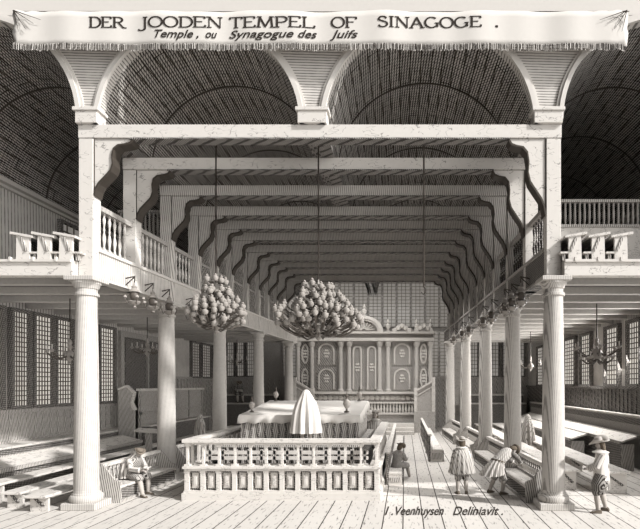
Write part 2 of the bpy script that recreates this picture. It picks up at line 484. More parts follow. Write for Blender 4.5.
# ------------------------------------------------------------------ columns
CY = [14.0, 18.3, 23.0, 28.3, 34.5]
col = thing('column', (0, 0, 0), 'x', 'column')
MB().box(-.47, .47, -.40, .40, 0, .19).build('plinth', M['white_stone'], col, bevel=.015)
MB().lathe([(.30, .19), (.39, .19), (.42, .25), (.415, .34), (.38, .385), (.36, .39), (.355, .43), (.33, .44), (.325, .50), (.30, .51)], n=32).build('base', M['white_stone'], col, smooth=True)
MB().lathe([(.31, .505)]+[(.315-.055*(t/10)**1.6, .505+(5.35)*t/10) for t in range(11)], n=32).build('shaft', M['white_stone'], col, smooth=True)
MB().lathe([(.26, 5.85), (.30, 5.86), (.31, 5.90), (.30, 5.94), (.265, 5.95), (.265, 6.05), (.29, 6.06), (.33, 6.17), (.36, 6.20), (.36, 6.25), (.3, 6.26)], n=32).build('capital', M['white_stone'], col, smooth=True)
MB().box(-.40, .40, -.38, .38, 6.25, 6.37).build('abacus', M['white_stone'], col, bevel=.012)
names_l = ['nearest column of the left row, rising beside the trestle bench ends', 'second column of the left row, behind the seated man in a shawl',
           'third column of the left row, behind the clustered brass chandelier', 'fourth column of the left row, left of the white reading table',
           'farthest column of the left row, beside the carved ark']
names_r = ['nearest column of the right row, left of the man in a wide hat', 'second column of the right row, behind the stooping man',
           'third column of the right row, slender above the spindled pews', 'fourth column of the right row, slender near the back wall',
           'farthest column of the right row, thinnest at the end of the gallery']
first = True
for side, fn, nm in (('l', xl, names_l), ('r', xr, names_r)):
    for Y, lab in zip(CY, nm):
        L = 'pale round stone column, ' + lab
        if first:
            col.location = (fn(Y), Y, 0); col['label'] = L; col['group'] = 'columns carrying the two galleries'; first = False
        else: dup(col, (fn(Y), Y, 0), label=L)

# ------------------------------------------------------------------ timber portal frames above the galleries
FY = [14.0, 16.04, 18.25, 20.4, 22.15, 23.9, 26.0, 27.8, 29.4, 31.1, 33.2]
ordn = ['nearest', 'second', 'third', 'fourth', 'fifth', 'sixth', 'seventh', 'eighth', 'ninth', 'tenth', 'farthest']
def bracket_poly(sgn, x, w, h):
    """ogee knee brace: x = inner face of post, sgn +1 opens to the right"""
    zt = 10.23
    ctrl = [(1.0, 0), (.93, .06), (.80, .085), (.62, .10), (.50, .17), (.46, .30), (.48, .44), (.42, .56), (.26, .68), (.12, .78), (.04, .88), (0, 1.0)]
    pts = [(x, zt)] + [(x+sgn*w*a, zt-h*b) for a, b in ctrl]
    return pts
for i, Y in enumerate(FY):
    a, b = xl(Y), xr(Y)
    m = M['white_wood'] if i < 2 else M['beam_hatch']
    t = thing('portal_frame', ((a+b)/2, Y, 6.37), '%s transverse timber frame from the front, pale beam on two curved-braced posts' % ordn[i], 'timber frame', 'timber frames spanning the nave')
    D = .36; Y = Y+.14
    MB().box(a-.22, b+.22, Y-D/2, Y+D/2, 10.25, 10.62).build('beam', m, t, bevel=.01)
    MB().box(a+1.2, b-1.2, Y-D/2-.012, Y+D/2, 10.21, 10.25).build('soffit_shade_strip', M['wood_dark'], t)  # dark strip that paints the shade under the beam
    for s, c in ((1, a), (-1, b)):
        MB().box(c-.20, c+.20, Y-D/2, Y+D/2, 6.37, 10.23).build('post', m, t, bevel=.01)
        xi = c+s*.20
        h = 1.55 if s > 0 else 2.1
        br = MB()
        poly = bracket_poly(s, xi, 1.08 if s > 0 else 1.02, h)
        br.prism(poly, 'XZ', Y-D/2+.05, Y+D/2-.03)
        # dark border line inside the brace, paints its underside shade
        o = br.build('curved_brace', m, t)
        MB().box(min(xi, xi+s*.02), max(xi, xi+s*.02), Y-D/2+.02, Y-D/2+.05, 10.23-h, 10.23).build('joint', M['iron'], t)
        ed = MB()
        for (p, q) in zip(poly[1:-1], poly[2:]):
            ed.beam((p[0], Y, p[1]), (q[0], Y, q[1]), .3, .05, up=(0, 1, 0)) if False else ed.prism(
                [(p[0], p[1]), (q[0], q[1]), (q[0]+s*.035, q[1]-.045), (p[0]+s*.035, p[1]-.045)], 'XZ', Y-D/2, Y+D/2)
        ed.build('brace_shade_edge', M['iron'], o, label='dark strip under the curved brace, shade put into its colour')  # outlines the brace and paints its underside shade

# ------------------------------------------------------------------ galleries
GE = 36.0
for side in ('left', 'right'):
    fn = xl if side == 'left' else xr
    s = 1 if side == 'left' else -1
    outer = WL if side == 'left' else WR
    g = thing('gallery', ((outer+fn(14))/2, 14, 6.37), 'long timber gallery on joists along the %s side of the hall' % side, 'gallery', None)
    a, b = fn(14.22)-s*.22, fn(GE)-s*.22
    d = MB()
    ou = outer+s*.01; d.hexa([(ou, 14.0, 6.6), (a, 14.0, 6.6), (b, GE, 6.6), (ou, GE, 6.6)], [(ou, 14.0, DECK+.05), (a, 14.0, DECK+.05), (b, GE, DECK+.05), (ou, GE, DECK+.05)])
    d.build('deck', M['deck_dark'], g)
    far = outer+s*.01
    x0, x1 = sorted((far, fn(14)-s*.22))
    MB().box(x0, x1, 13.7, 14.0, 6.38, DECK-.02).build('end_fascia', M['white_wood'], g)
    e = MB().box(x0, x1, 13.64, 14.0, DECK-.02, DECK+.05)
    for i in range(22):
        xx = x0+.25+i*.62
        if xx < x1-.1: e.box(xx, xx+.05, 13.62, 13.7, DECK+.0, DECK+.11)
    e.build('end_kerb', M['trim'], g)
    fz = MB()
    fz.hexa([(fn(14.2)-s*.19, 14.2, 6.37), (fn(14.2)+s*.19, 14.2, 6.37), (fn(GE)+s*.19, GE, 6.37), (fn(GE)-s*.19, GE, 6.37)],
            [(fn(14.2)-s*.19, 14.2, 7.15), (fn(14.2)+s*.19, 14.2, 7.15), (fn(GE)+s*.19, GE, 7.15), (fn(GE)-s*.19, GE, 7.15)])
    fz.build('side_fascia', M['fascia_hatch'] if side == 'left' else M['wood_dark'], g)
    tr = MB()
    for z0, z1, o in ((7.15, 7.24, .24), (6.37, 6.44, .22)):
        tr.hexa([(fn(14.2)+s*(o-.06), 14.2, z0), (fn(14.2)+s*o, 14.2, z0), (fn(GE)+s*o, GE, z0), (fn(GE)+s*(o-.06), GE, z0)],
                [(fn(14.2)+s*(o-.06), 14.2, z1), (fn(14.2)+s*o, 14.2, z1), (fn(GE)+s*o, GE, z1), (fn(GE)+s*(o-.06), GE, z1)])
    tr.build('moulding', M['trim'] if side == 'left' else M['wood_mid'], g)
    Y = 14.9
    while Y < GE-.3:
        x0, x1 = sorted((outer+s*.01, fn(Y)-s*.19))
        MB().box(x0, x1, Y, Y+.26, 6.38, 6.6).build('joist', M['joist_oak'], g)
        Y += 1.55
    # railing: turned balusters in front, lattice screens farther back
    rl = thing('gallery_railing', (fn(14.2), 14.2, 7.24), 'turned wooden railing along the inner edge of the %s gallery' % side, 'railing')
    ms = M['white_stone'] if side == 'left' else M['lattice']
    for z0, z1, o, nm in ((8.40, 8.54, .11, 'top_rail'), (7.24, 7.32, .08, 'bottom_rail')):
        ys = [(14.2, 20.2)]
        rb = MB()
        for ya, yb in ys:
            rb.hexa([(fn(ya)-o, ya, z0), (fn(ya)+o, ya, z0), (fn(yb)+o, yb, z0), (fn(yb)-o, yb, z0)],
                    [(fn(ya)-o, ya, z1), (fn(ya)+o, ya, z1), (fn(yb)+o, yb, z1), (fn(yb)-o, yb, z1)])
        rb.build(nm, M['wood_mid'], rl)
    bal = None
    for i in range(23):
        Y = 14.5+i*.25
        if any(abs(Y-fy-.14) < .24 for fy in FY): continue
        if bal is None:
            bal = MB().lathe([(.04, 0), (.05, .05), (.025, .1), (.035, .2), (.055, .34), (.035, .48), (.02, .56), (.035, .62), (.022, .68), (.04, .82), (.05, .9), (.025, 1.0), (.04, 1.08)], n=10).build('baluster', M['wood_light'] if side == 'left' else M['wood_dark'], rl, smooth=True)
            for v in bal.data.vertices: v.co += absloc(rl)
            bb = bal
        else:
            bb = bal.copy(); C.objects.link(bb); bb.parent = rl
        bb.location = Vector((fn(Y), Y, 7.32)) - rl.location
    for k in range(3, len(FY)):
        ya = FY[k]+.2; yb = (FY[k+1] if k+1 < len(FY) else GE)-.2
        zt = 9.3
        ls = thing('lattice_screen', (fn(ya), ya, 7.24), 'diagonal lattice screen on the %s gallery, %s from the front' % (side, ['first', 'second', 'third', 'fourth', 'fifth', 'sixth', 'seventh', 'eighth'][k-3]), 'screen', 'lattice screens of the %s gallery' % side)
        def P(y, z, o): return (fn(y)+o, y, z)
        fr = MB()
        for (p, q) in (((ya, 7.28), (yb, 7.28)), ((ya, zt), (yb, zt)), ((ya+.03, 7.28), (ya+.03, zt)), ((yb-.03, 7.28), (yb-.03, zt)), ((ya, 8.45), (yb, 8.45))):
            fr.beam(P(p[0], p[1], 0), P(q[0], q[1], 0), .1, .1, up=(1, 0, 0))
        fr.build('screen_frame', M['wood_mid'], ls)
        la = MB(); W = yb-ya; H = zt-7.28; st = .2
        for sg in (1, -1):
            n = int((W+H)/st)+1
            for j in range(n):
                c = -H+j*st if sg > 0 else j*st
                # line y = c + sg*z ; clip
                p0 = None
                ts = []
                for z in (0, H):
                    y = c+sg*z
                    if 0 <= y <= W: ts.append((y, z))
                for y in (0, W):
                    z = (y-c)*sg
                    if 0 < z < H: ts.append((y, z))
                if len(ts) >= 2:
                    la.beam(P(ya+ts[0][0], 7.28+ts[0][1], .01*sg), P(ya+ts[1][0], 7.28+ts[1][1], .01*sg), .035, .02, up=(1, 0, 0))
        la.build('lattice', M['lattice'], ls)

# cross partitions standing on the galleries
def partition(x0, x1, Y, z1, z2, label):
    t = thing('spindle_partition', ((x0+x1)/2, Y, DECK), label, 'partition', None)
    MB().box(x0, x1, Y-.05, Y+.05, DECK+.05, z1).build('board_panel', M['wood_light'], t)
    MB().box(x0, x1, Y-.09, Y+.09, z1, z1+.09).box(x0, x1, Y-.09, Y+.09, z2, z2+.09).build('rail', M['wood_mid'], t)
    n = int((x1-x0)/.155); b0 = None
    for i in range(n):
        x = x0+.08+i*.155
        if b0 is None:
            b0 = MB().lathe([(.04, 0), (.03, .06), (.045, .4*(z2-z1)), (.03, .7*(z2-z1)), (.04, z2-z1-.09)], n=8).build('spindle', M['lattice'], t, smooth=True)
            for v in b0.data.vertices: v.co += absloc(t)
            b = b0
        else:
            b = b0.copy(); C.objects.link(b); b.parent = t
        b.location = Vector((x, Y, z1+.09))-t.location
partition(4.45, WR-.4, 16.2, 8.45, 9.25, 'dark spindled partition across the right gallery above three pew ends')
partition(-10.9, -9.25, 19.2, 8.95, 9.95, 'spindled partition across the left gallery behind the front railing')

# pews on the galleries, their ends to the front
def gpew(x, s, label, z=DECK+.05):
    t = thing('gallery_pew', (x, 14.0, z), label, 'pew', 'pews on the gallery ends')
    Y0, Y1 = 13.74, 15.6
    MB().prism([(x-s*.16, z), (x+s*.20, z), (x+s*.20, z+.66), (x-s*.14, z+.70)], 'XZ', Y0, Y0+.08).build('end_panel', M['white_wood'], t)
    MB().prism([(x-s*.16, z), (x+s*.20, z), (x+s*.20, z+.66), (x-s*.14, z+.70)], 'XZ', Y1-.1, Y1-.02).build('end_panel', M['white_wood'], t)
    MB().prism([(x-s*.30, z+.70), (x+s*.30, z+.60), (x+s*.31, z+.66), (x-s*.29, z+.77)], 'XZ', Y0-.04, Y1).build('desk_top', M['wood_light'], t)
    MB().prism([(x-s*.05, z+.62), (x+s*.02, z+.62), (x+s*.17, z+.25), (x+s*.11, z+.23)], 'XZ', Y0-.03, Y0).build('brace', M['wood_mid'], t)
    MB().box(x-.018-s*.16, x+.018-s*.16, Y0+.08, Y1-.1, z+.05, z+.68).build('back_board', M['wood_dark'], t)
    MB().box(x+s*.31-.11, x+s*.31+.11, Y0, Y1, z+.18, z+.23).build('seat', M['wood_light'], t)
    for yy in (Y0+.05, Y1-.13): MB().box(x+s*.31-.04, x+s*.31+.04, yy, yy+.08, z, z+.18).build('seat_support', M['wood_mid'], t)
for p, lab in ((26, 'left'), (47, 'middle'), (68.5, 'right')):
    gpew(wx(p, 13.9), 1, 'slant-topped pew end on the left gallery, %s of its three' % lab)
for p, lab in ((574, 'left'), (597, 'middle'), (619.5, 'right')):
    gpew(wx(p, 13.9), -1, 'slant-topped pew end on the right gallery, %s of its three' % lab)

# ------------------------------------------------------------------ title cloth
BY = 13.55
def bxx(p): return wx(p, BY)
def bzz(p): return wz(p, BY)
bn = thing('banner', (bxx(320), BY, bzz(51)), 'wide white title cloth with fringe hung across the top of the arches', 'banner')
n = 160; vs = []; fs = []
def wav(x, k): return .02*math.sin(x*2.3)+.012*math.sin(x*5.1+1)+(.05*math.exp(-abs(x-bxx(14))/.5)+.05*math.exp(-abs(x-bxx(626))/.5))*math.sin(k*2.1+x*14)
for k in range(7):
    for i in range(n+1):
        p = 13+615*i/n; x = bxx(p)
        sag = 1.2*math.sin(i/n*PI*5)**2
        z = bzz(10.5+sag) + (bzz(45)-bzz(10.5+sag))*k/6
        vs.append((x, BY+wav(x, k), z))
for k in range(6):
    for i in range(n):
        a = k*(n+1)+i; fs.append((a, a+1, a+n+2, a+n+1))
mb = MB().add(vs, fs); o = mb.build('cloth', M['banner'], bn, smooth=True)
sm = o.modifiers.new('t', 'SOLIDIFY'); sm.thickness = .012
# fringe: countless short threads
for cl, mt in ((0, M['banner']), (1, M['ink'])):       # fringe: countless short threads, pale and dark
    fr = MB()
    for i in range(430):
        x = bxx(13.4+615*(i+.5*cl+random.uniform(-.3, .3))/431); L = bzz(50.3+random.uniform(-1.2, .8)); wdt = random.uniform(.006, .012)*(1.25-.35*cl)
        y = BY+wav(x, 6)-.006*cl
        fr.add([(x-wdt, y-.004, bzz(43.6+cl*random.uniform(0, 2))), (x+wdt, y-.004, bzz(43.6)), (x+wdt*.7, y-.012, L), (x-wdt*.7, y-.012, L)], [(0, 1, 2, 3)])
    o = fr.build('fringe', mt, bn, label='%s hanging threads along the lower hem' % ('dark' if cl else 'pale'), kind='stuff')
    sm = o.modifiers.new('t', 'SOLIDIFY'); sm.thickness = .005
# fold creases at both upper corners
for cxp, s_ in ((15, 1), (626, -1)):
    cr = MB()
    for dx, dy in ((12, 14), (20, 10), (5, 16), (27, 7)):
        cr.tube([(bxx(cxp), BY-.06, bzz(12)), (bxx(cxp+s_*dx), BY-.05, bzz(12+dy*1.3))], [.014, .004], n=5)
    cr.build('corner_crease', M['ink'], bn)
MB().tube([(bxx(12), BY+.05, bzz(10)), (bxx(320), BY+.05, bzz(10.5)), (bxx(630), BY+.05, bzz(10))], .010, n=6).build('hanging_cord', M['iron'], bn)

def arc(cx, cy, rx, ry, a0, a1, n=12):
    return [(cx+rx*math.cos(math.radians(a0+(a1-a0)*i/n)), cy+ry*math.sin(math.radians(a0+(a1-a0)*i/n))) for i in range(n+1)]
G = {
 'D': ([[(.15, 0), (.15, 1)], [(.15, 1), (.4, 1)]+arc(.4, .5, .42, .5, 90, -90)+[(.15, 0)]], .85),
 'E': ([[(.15, 0), (.15, 1)], [(.15, 1), (.68, 1), (.7, .84)], [(.15, .52), (.55, .52)], [(.15, 0), (.7, 0), (.74, .18)]], .8),
 'R': ([[(.15, 0), (.15, 1)], [(.15, 1), (.4, 1)]+arc(.4, .76, .28, .24, 90, -90)+[(.15, .52)], [(.4, .52), (.72, .04), (.86, 0)]], .88),
 'J': ([[(.42, 1), (.42, 0)]+arc(.2, -.05, .22, .2, 0, -150)], .6),
 'O': ([arc(.45, .5, .4, .5, 90, 450, 24)], .9),
 'N': ([[(.15, 0), (.15, 1)], [(.15, 1), (.78, 0)], [(.78, 0), (.78, 1)]], .93),
 'T': ([[(.4, 0), (.4, 1)], [(.05, .84), (.06, 1), (.74, 1), (.75, .84)]], .8),
 'M': ([[(.13, 0), (.2, 1)], [(.2, 1), (.52, .05)], [(.52, .05), (.86, 1)], [(.86, 1), (.93, 0)]], 1.06),
 'P': ([[(.15, 0), (.15, 1)], [(.15, 1), (.42, 1)]+arc(.42, .73, .3, .27, 90, -90)+[(.15, .46)]], .78),
 'L': ([[(.15, 0), (.15, 1)], [(.15, 0), (.7, 0), (.74, .2)]], .76),
 'F': ([[(.15, 0), (.15, 1)], [(.15, 1), (.7, 1), (.72, .82)], [(.15, .52), (.55, .52)]], .76),
 'S': ([[(.6, .82)]+arc(.36, .76, .24, .24, 20, 200, 8)+arc(.38, .26, .28, .27, 80, -160, 10)], .7),
 'I': ([[(.22, 0), (.22, 1)]], .44),
 'A': ([[(.1, 0), (.45, 1)], [(.45, 1), (.82, 0)], [(.24, .36), (.68, .36)]], .92),
 'G': ([arc(.47, .5, .4, .5, 50, 345, 16)+[(.84, .42)], [(.84, .08), (.84, .45)], [(.68, .45), (.92, .45)]], .98),
}
SERIF = {'D': [(.15, 0), (.15, 1)], 'E': [(.15, 0), (.15, 1)], 'R': [(.15, 0), (.15, 1), (.84, 0)], 'J': [(.42, 1)], 'N': [(.15, 0), (.12, 1), (.78, 1)],
         'T': [(.4, 0)], 'M': [(.13, 0), (.18, 1), (.88, 1), (.93, 0)], 'P': [(.15, 0), (.15, 1)], 'L': [(.15, 0), (.15, 1)], 'F': [(.15, 0), (.15, 1)],
         'I': [(.22, 0), (.22, 1)], 'A': [(.1, 0), (.82, 0)]}
def onb(x, z):
    k = 6*(bzz(10.5)-z)/(bzz(10.5)-bzz(45))
    return BY+wav(x, k)-.014
def glyph_word(mb, word, x0p, x1p, ytop, ybot, depth=.012):
    tot = sum(G[c][1] for c in word)
    sx = (x1p-x0p)/tot; h = ybot-ytop; cur = x0p
    for ci, c in enumerate(word):
        big = 1.0
        strokes, wd = G[c]
        def T(p): return (cur+p[0]*sx, ybot-p[1]*h*big)
        segs = [(s, False) for s in strokes]+[([(q[0]-.13, q[1]), (q[0]+.13, q[1])], True) for q in SERIF.get(c, [])]
        for s, ser in segs:
            P = [T(p) for p in s]
            for a, b in zip(P[:-1], P[1:]):
                dx, dy = b[0]-a[0], b[1]-a[1]; L = math.hypot(dx, dy) or 1e-6
                wv = (.75+1.25*abs(dy)/L)*(.5 if False else 1)
                if c == 'N' and abs(dx) < .01: wv = 1.0
                wv = wv/2
                nx, ny = -dy/L*wv/1.0, dx/L*wv/1.0
                ex, ey = dx/L*.15, dy/L*.15
                q = [(a[0]+nx-ex, a[1]+ny-ey), (b[0]+nx+ex, b[1]+ny+ey), (b[0]-nx+ex, b[1]-ny+ey), (a[0]-nx-ex, a[1]-ny-ey)]
                pts = [(bxx(u), bzz(v)) for u, v in q]
                mb.add([(u, onb(u, v), v) for u, v in pts]+[(u, onb(u, v)+.008, v) for u, v in pts], [(0,1,2,3),(7,6,5,4),(0,4,5,1),(1,5,6,2),(2,6,7,3),(3,7,4,0)])
        cur += wd*sx
    return mb
for wd, a, b in (('DER', 89, 125), ('JOODEN', 138, 222.5), ('TEMPEL', 229, 315), ('OF', 331, 357), ('SINAGOGE', 377, 482)):
    glyph_word(MB(), wd, a, b, 17.2, 27.5).build('title_lettering', M['ink'], bn, label='dark roman capitals reading '+wd)
MB().box(bxx(495.5), bxx(498), onb(bxx(497), bzz(27)), onb(bxx(497), bzz(27))+.01, bzz(27.5), bzz(25.6)).build('full_stop', M['ink'], bn)

def font_word(text, shear=.35, extrude=.01, bold=0.0):
    cu = bpy.data.curves.new('t', 'FONT'); cu.body = text; cu.shear = shear; cu.size = 1; cu.extrude = 0; cu.offset = bold
    o = bpy.data.objects.new('t', cu); C.objects.link(o)
    dg = bpy.context.evaluated_depsgraph_get(); me = bpy.data.meshes.new_from_object(o.evaluated_get(dg))
    vs = [v.co.copy() for v in me.vertices]; fs = [tuple(p.vertices) for p in me.polygons]
    bpy.data.objects.remove(o); bpy.data.curves.remove(cu); bpy.data.meshes.remove(me)
    return vs, fs
t2 = MB()
for wd, a, b in (('Temple ,', 155, 199), ('ou', 206, 217), ('Synagogue', 229, 294), ('des', 298.5, 317), ('Juifs', 330, 358)):
    vs, fs = font_word(wd, bold=.012)
    x0 = min(v.x for v in vs); x1 = max(v.x for v in vs)
    capz = 0.72
    out = [(bxx(a+(v.x-x0)/(x1-x0)*(b-a)), 0, bzz(38-v.y/capz*8.0)) for v in vs]
    out = [(x, onb(x, z), z) for x, y, z in out]
    t2.add(out, fs)
o = t2.build('subtitle_lettering', M['ink'], bn, label='dark italic line reading Temple, ou Synagogue des Juifs')
sm = o.modifiers.new('t', 'SOLIDIFY'); sm.thickness = .004
# inscription on the floorboards
fi = MB()
for wd, a, b in (('I .', 385, 393), ('Veenhuysen', 396, 444), ('Deliniavit .', 453, 503)):
    vs, fs = font_word(wd, bold=.006)
    x0 = min(v.x for v in vs); x1 = max(v.x for v in vs)
    for v in vs: pass
    Y0 = CAMZ*F/(515.2-385); Y1 = CAMZ*F/(506.5-385)
    out = []
    for v in vs:
        Y = Y0+(Y1-Y0)*(v.y/.72)
        p = a+(v.x-x0)/(x1-x0)*(b-a)
        out.append((wx(p, Y), Y, .012))
    fi.add(out, fs)
o = fi.build('floor_inscription', M['ink'], loc=(wx(440, 13.5), 13.5, 0)); tag(o, 'dark cursive inscription lettered on the pale floorboards at the front', 'inscription')
sm = o.modifiers.new('t', 'SOLIDIFY'); sm.thickness = .008

# ------------------------------------------------------------------ bimah enclosure
BX0, BX1, BY0, BY1 = -6.45, -.84, 14.95, 21.8
bm_ = thing('bimah_enclosure', ((BX0+BX1)/2, BY0, 0), 'pale panelled balustrade enclosing the reading platform in the middle of the hall', 'balustrade')
def side_run(p0, p1, nb, light=True):
    (xa, ya), (xb, yb) = p0, p1
    alongx = abs(xb-xa) > abs(yb-ya)
    def BOX(mb, u0, u1, d0, d1, z0, z1):
        # u along, d outward (towards viewer / outwards)
        if alongx: mb.box(u0, u1, ya-d1, ya-d0, z0, z1)
        else:
            sg = -1 if xa < (BX0+BX1)/2 else 1
            a, b = sorted((xa+sg*d0, xa+sg*d1)); mb.box(a, b, u0, u1, z0, z1)
        return mb
    u0, u1 = (xa, xb) if alongx else (ya, yb)
    m = M['carved_pale']
    BOX(BOX(BOX(MB(), u0-.12, u1+.12, -.25, .14, 0, .22), u0-.08, u1+.08, -.2, .09, .22, .28), u0-.1, u1+.1, -.2, .11, .05, .1).build('plinth', m, bm_)
    BOX(BOX(MB(), u0-.06, u1+.06, -.2, .1, .86, .93), u0-.1, u1+.1, -.22, .14, .93, 1.0).build('middle_rail', m, bm_)
    BOX(BOX(MB(), u0-.06, u1+.06, -.14, .06, 1.64, 1.70), u0-.12, u1+.12, -.2, .12, 1.70, 1.80).build('top_rail', m, bm_)
    BOX(MB(), u0, u1, -.1, -.04, .28, .86).build('panel_backing', M['wood_dark'], bm_)
    st = (u1-u0)/nb
    for i in range(nb+1):
        c = u0+i*st
        BOX(BOX(MB(), c-.065, c+.065, -.08, .06, .28, .86), c-.08, c+.08, -.08, .075, .80, .86).build('pilaster', m, bm_)
        q = MB()
        BOX(q, c-.085, c+.085, -.1, .06, 1.0, 1.05); BOX(q, c-.032, c+.032, -.06, .02, 1.05, 1.58); BOX(q, c-.075, c+.075, -.1, .05, 1.58, 1.64)
        q.build('baluster', m, bm_)
        if i < nb:
            d0 = c+.10; d1 = c+st-.10
            pp = MB(); BOX(pp, d0, d1, -.05, -.03, .30, .84); pp.build('panel', M['wood_dark'], bm_)
            q = MB(); BOX(q, d0+.03, d1-.03, -.03, -.01, .34, .80); BOX(q, d0+.06, d1-.06, -.01, .01, .39, .75); BOX(q, d0+.095, d1-.095, .01, .03, .45, .69)
            q.build('raised_field', M['wood_light'], pp_last(), label='pale raised field of the panel')
def pp_last():
    return [o for o in C.objects if o.parent == bm_][-1]
side_run((BX0, BY0), (BX1, BY0), 12)
side_run((BX0, BY0+.3), (BX0, BY1), 14)
side_run((BX1, BY0+.3), (BX1, BY1), 14)

pf = thing('reading_platform', (-3.6, 19.0, 0), 'raised dark boarded platform inside the pale balustrade', 'platform')
MB().box(-5.95, -1.4, 16.05, 21.7, 0, 1.42).build('platform_body', M['wood_dark'], pf)
MB().box(-6.0, -1.35, 16.0, 21.75, 1.42, 1.5).build('platform_top', M['wood_mid'], pf)
q = MB()
for i in range(20): q.box(-5.9+i*.235, -5.84+i*.235, 16.0, 16.05, .05, 1.42)
q.build('batten', M['wood_mid'], pf)
# bench along the inside of the front balustrade
bh = thing('slatted_bench', (-3.6, 15.5, 0), 'long slatted bench just inside the front balustrade of the platform', 'bench')
MB().box(BX0+.3, BX1-.3, 15.25, 15.62, .90, .97).build('seat', M['wood_light'], bh)
for z in (1.08, 1.25): MB().box(BX0+.3, BX1-.3, 15.62, 15.68, z, z+.11).build('back_slat', M['white_wood'], bh)
for i in range(13):
    x = BX0+.4+i*.4
    MB().box(x-.04, x+.04, 15.62, 15.70, .0, 1.40).build('back_post', M['wood_mid'], bh)
    MB().prism([(15.25, .65), (15.3, .65), (15.6, .9), (15.25, .9)], 'YZ', x-.03, x+.03).build('seat_bracket', M['wood_light'], bh)
# reading table with its white cloth
TX0, TX1, TY0, TY1 = -5.6, -1.58, 17.2, 21.0
tb = thing('reading_table', (-3.6, 19, 1.5), 'broad dark boarded reading table with sloping top under a white cloth', 'table')
MB().hexa([(TX0, TY0, 1.5), (TX1, TY0, 1.5), (TX1, TY1, 1.5), (TX0, TY1, 1.5)], [(TX0, TY0, 2.36), (TX1, TY0, 2.36), (TX1, TY1, 2.72), (TX0, TY1, 2.72)]).build('table_body', M['wood_mid'], tb)
q = MB()
for i in range(17): q.box(TX0+.1+i*.235, TX0+.16+i*.235, TY0-.04, TY0, 1.5, 2.2)
q.build('batten', M['wood_dark'], tb)
tc = MB()
nx, ny = 48, 24
vs = []; fs = []
E = .05
for j in range(ny+1):
    for i in range(nx+1):
        x = TX0-E+(TX1-TX0+2*E)*i/nx; y = TY0-E+(TY1-TY0+2*E)*j/ny
        vs.append((x, y, 2.385+.36*(y-TY0)/(TY1-TY0)+.006*math.sin(x*7)*math.sin(y*5)))
for j in range(ny):
    for i in range(nx):
        a = j*(nx+1)+i; fs.append((a, a+1, a+nx+2, a+nx+1))
# valance with soft folds
per = [(i, 0) for i in range(nx+1)]+[(nx, j) for j in range(1, ny+1)]+[(i, ny) for i in range(nx-1, -1, -1)]+[(0, j) for j in range(ny-1, 0, -1)]
base = len(vs)
for lvl, (dn, ou) in enumerate(((.10, .03), (.27, .05))):
    for k, (i, j) in enumerate(per):
        x, y, z = vs[j*(nx+1)+i]
        f = ou+.035*math.sin(k*1.15)*(lvl+.3)
        ox = (-f if i == 0 else (f if i == nx else 0)); oy = (-f if j == 0 else (f if j == ny else 0))
        vs.append((x+ox, y+oy, z-dn-.02*math.sin(k*1.15+1)*lvl))
P_ = len(per)
for k in range(P_):
    k2 = (k+1) % P_
    a = per[k][1]*(nx+1)+per[k][0]; b = per[k2][1]*(nx+1)+per[k2][0]
    fs.append((a, b, base+k2, base+k)); fs.append((base+k, base+k2, base+P_+k2, base+P_+k))
o = tc.add(vs, fs).build('tablecloth', M['cloth_white'], smooth=True, loc=(-3.6, 19, 2.38)); tag(o, 'white cloth with a folded valance spread over the reading table', 'tablecloth')
sm = o.modifiers.new('t', 'SOLIDIFY'); sm.thickness = .012
# finials on the table corners
fp = [(.09, 0), (.10, .03), (.04, .06), (.03, .12), (.09, .2), (.13, .3), (.12, .38), (.05, .46), (.03, .52), (.06, .56), (.03, .62), (.01, .7)]
def ztab(y): return 2.40+.36*(y-TY0)/(TY1-TY0)
fin = None
for x, y, sc, lab in ((wx(346.5, 17.5), 17.55, 1.0, 'brass ornament on the white reading table, at its front right corner'),
                      (TX0+.25, 17.6, .8, 'brass ornament on the white reading table, at its front left corner'),
                      (TX0+.3, 20.7, .85, 'brass ornament on the white reading table, at its back left corner'),
                      (TX1-.3, 20.7, .85, 'brass ornament on the white reading table, at its back right corner')):
    if fin is None:
        fin = thing('table_ornament', (x, y, ztab(y)+.012), lab, 'ornament', 'brass ornaments on the reading table')
        def LB(z0, z1, nm, mt):
            o = MB().lathe([p for p in fp if z0 <= p[1] <= z1], n=16).build(nm, mt, None, smooth=True); o.parent = fin; return o
        LB(0, .12, 'foot', M['brass']); LB(.12, .46, 'bulb', M['hat_pale']); LB(.46, .7, 'spire', M['brass'])
    else: dup(fin, (x, y, ztab(y)+.012), label=lab, scale=sc)

# ------------------------------------------------------------------ pews and benches
def trestle_bench(x0, x1, Y0, Y1, z, label, grp, mat='wood_light', th=.07):
    t = thing('trestle_bench', ((x0+x1)/2, Y0, 0), label, 'bench', grp)
    MB().box(x0, x1, Y0, Y1, z-th, z).build('seat', M[mat], t, bevel=.008)
    n = max(2, int((Y1-Y0)/4)+1)
    for i in range(n):
        y = Y0+.18+(Y1-Y0-.5)*i/(n-1)
        MB().box(x0+.06, x1-.06, y, y+.07, 0, z-th).build('leg', M['wood_light'], t)
        MB().prism([(x0+.12, z-th), (x0+.2, z-th), (x1-.14, z*.35), (x1-.22, z*.30)], 'XZ', y-.03, y).build('brace', M['wood_dark'], t)
    return t
gL = 'trestle benches on the left aisle floor'
trestle_bench(-10.12, -9.52, 13.35, 33, .46, 'plain trestle bench in the left aisle, its end nearest the front left column', gL)
trestle_bench(-11.05, -10.5, 13.75, 34, .47, 'plain trestle bench in the left aisle, cut by the left edge of the picture', gL)
trestle_bench(-9.44, -9.14, 14.5, 20, .44, 'narrow trestle bench tucked behind the front left column', gL)
trestle_bench(-12.1, -11.5, 14.3, 35, .60, 'trestle bench in the left aisle below the sloping desk row', gL)
gR = 'trestle benches on the right aisle floor'
trestle_bench(4.95, 5.66, 16.3, 36, .66, 'trestle bench in the right aisle, its end just right of the front column', gR)
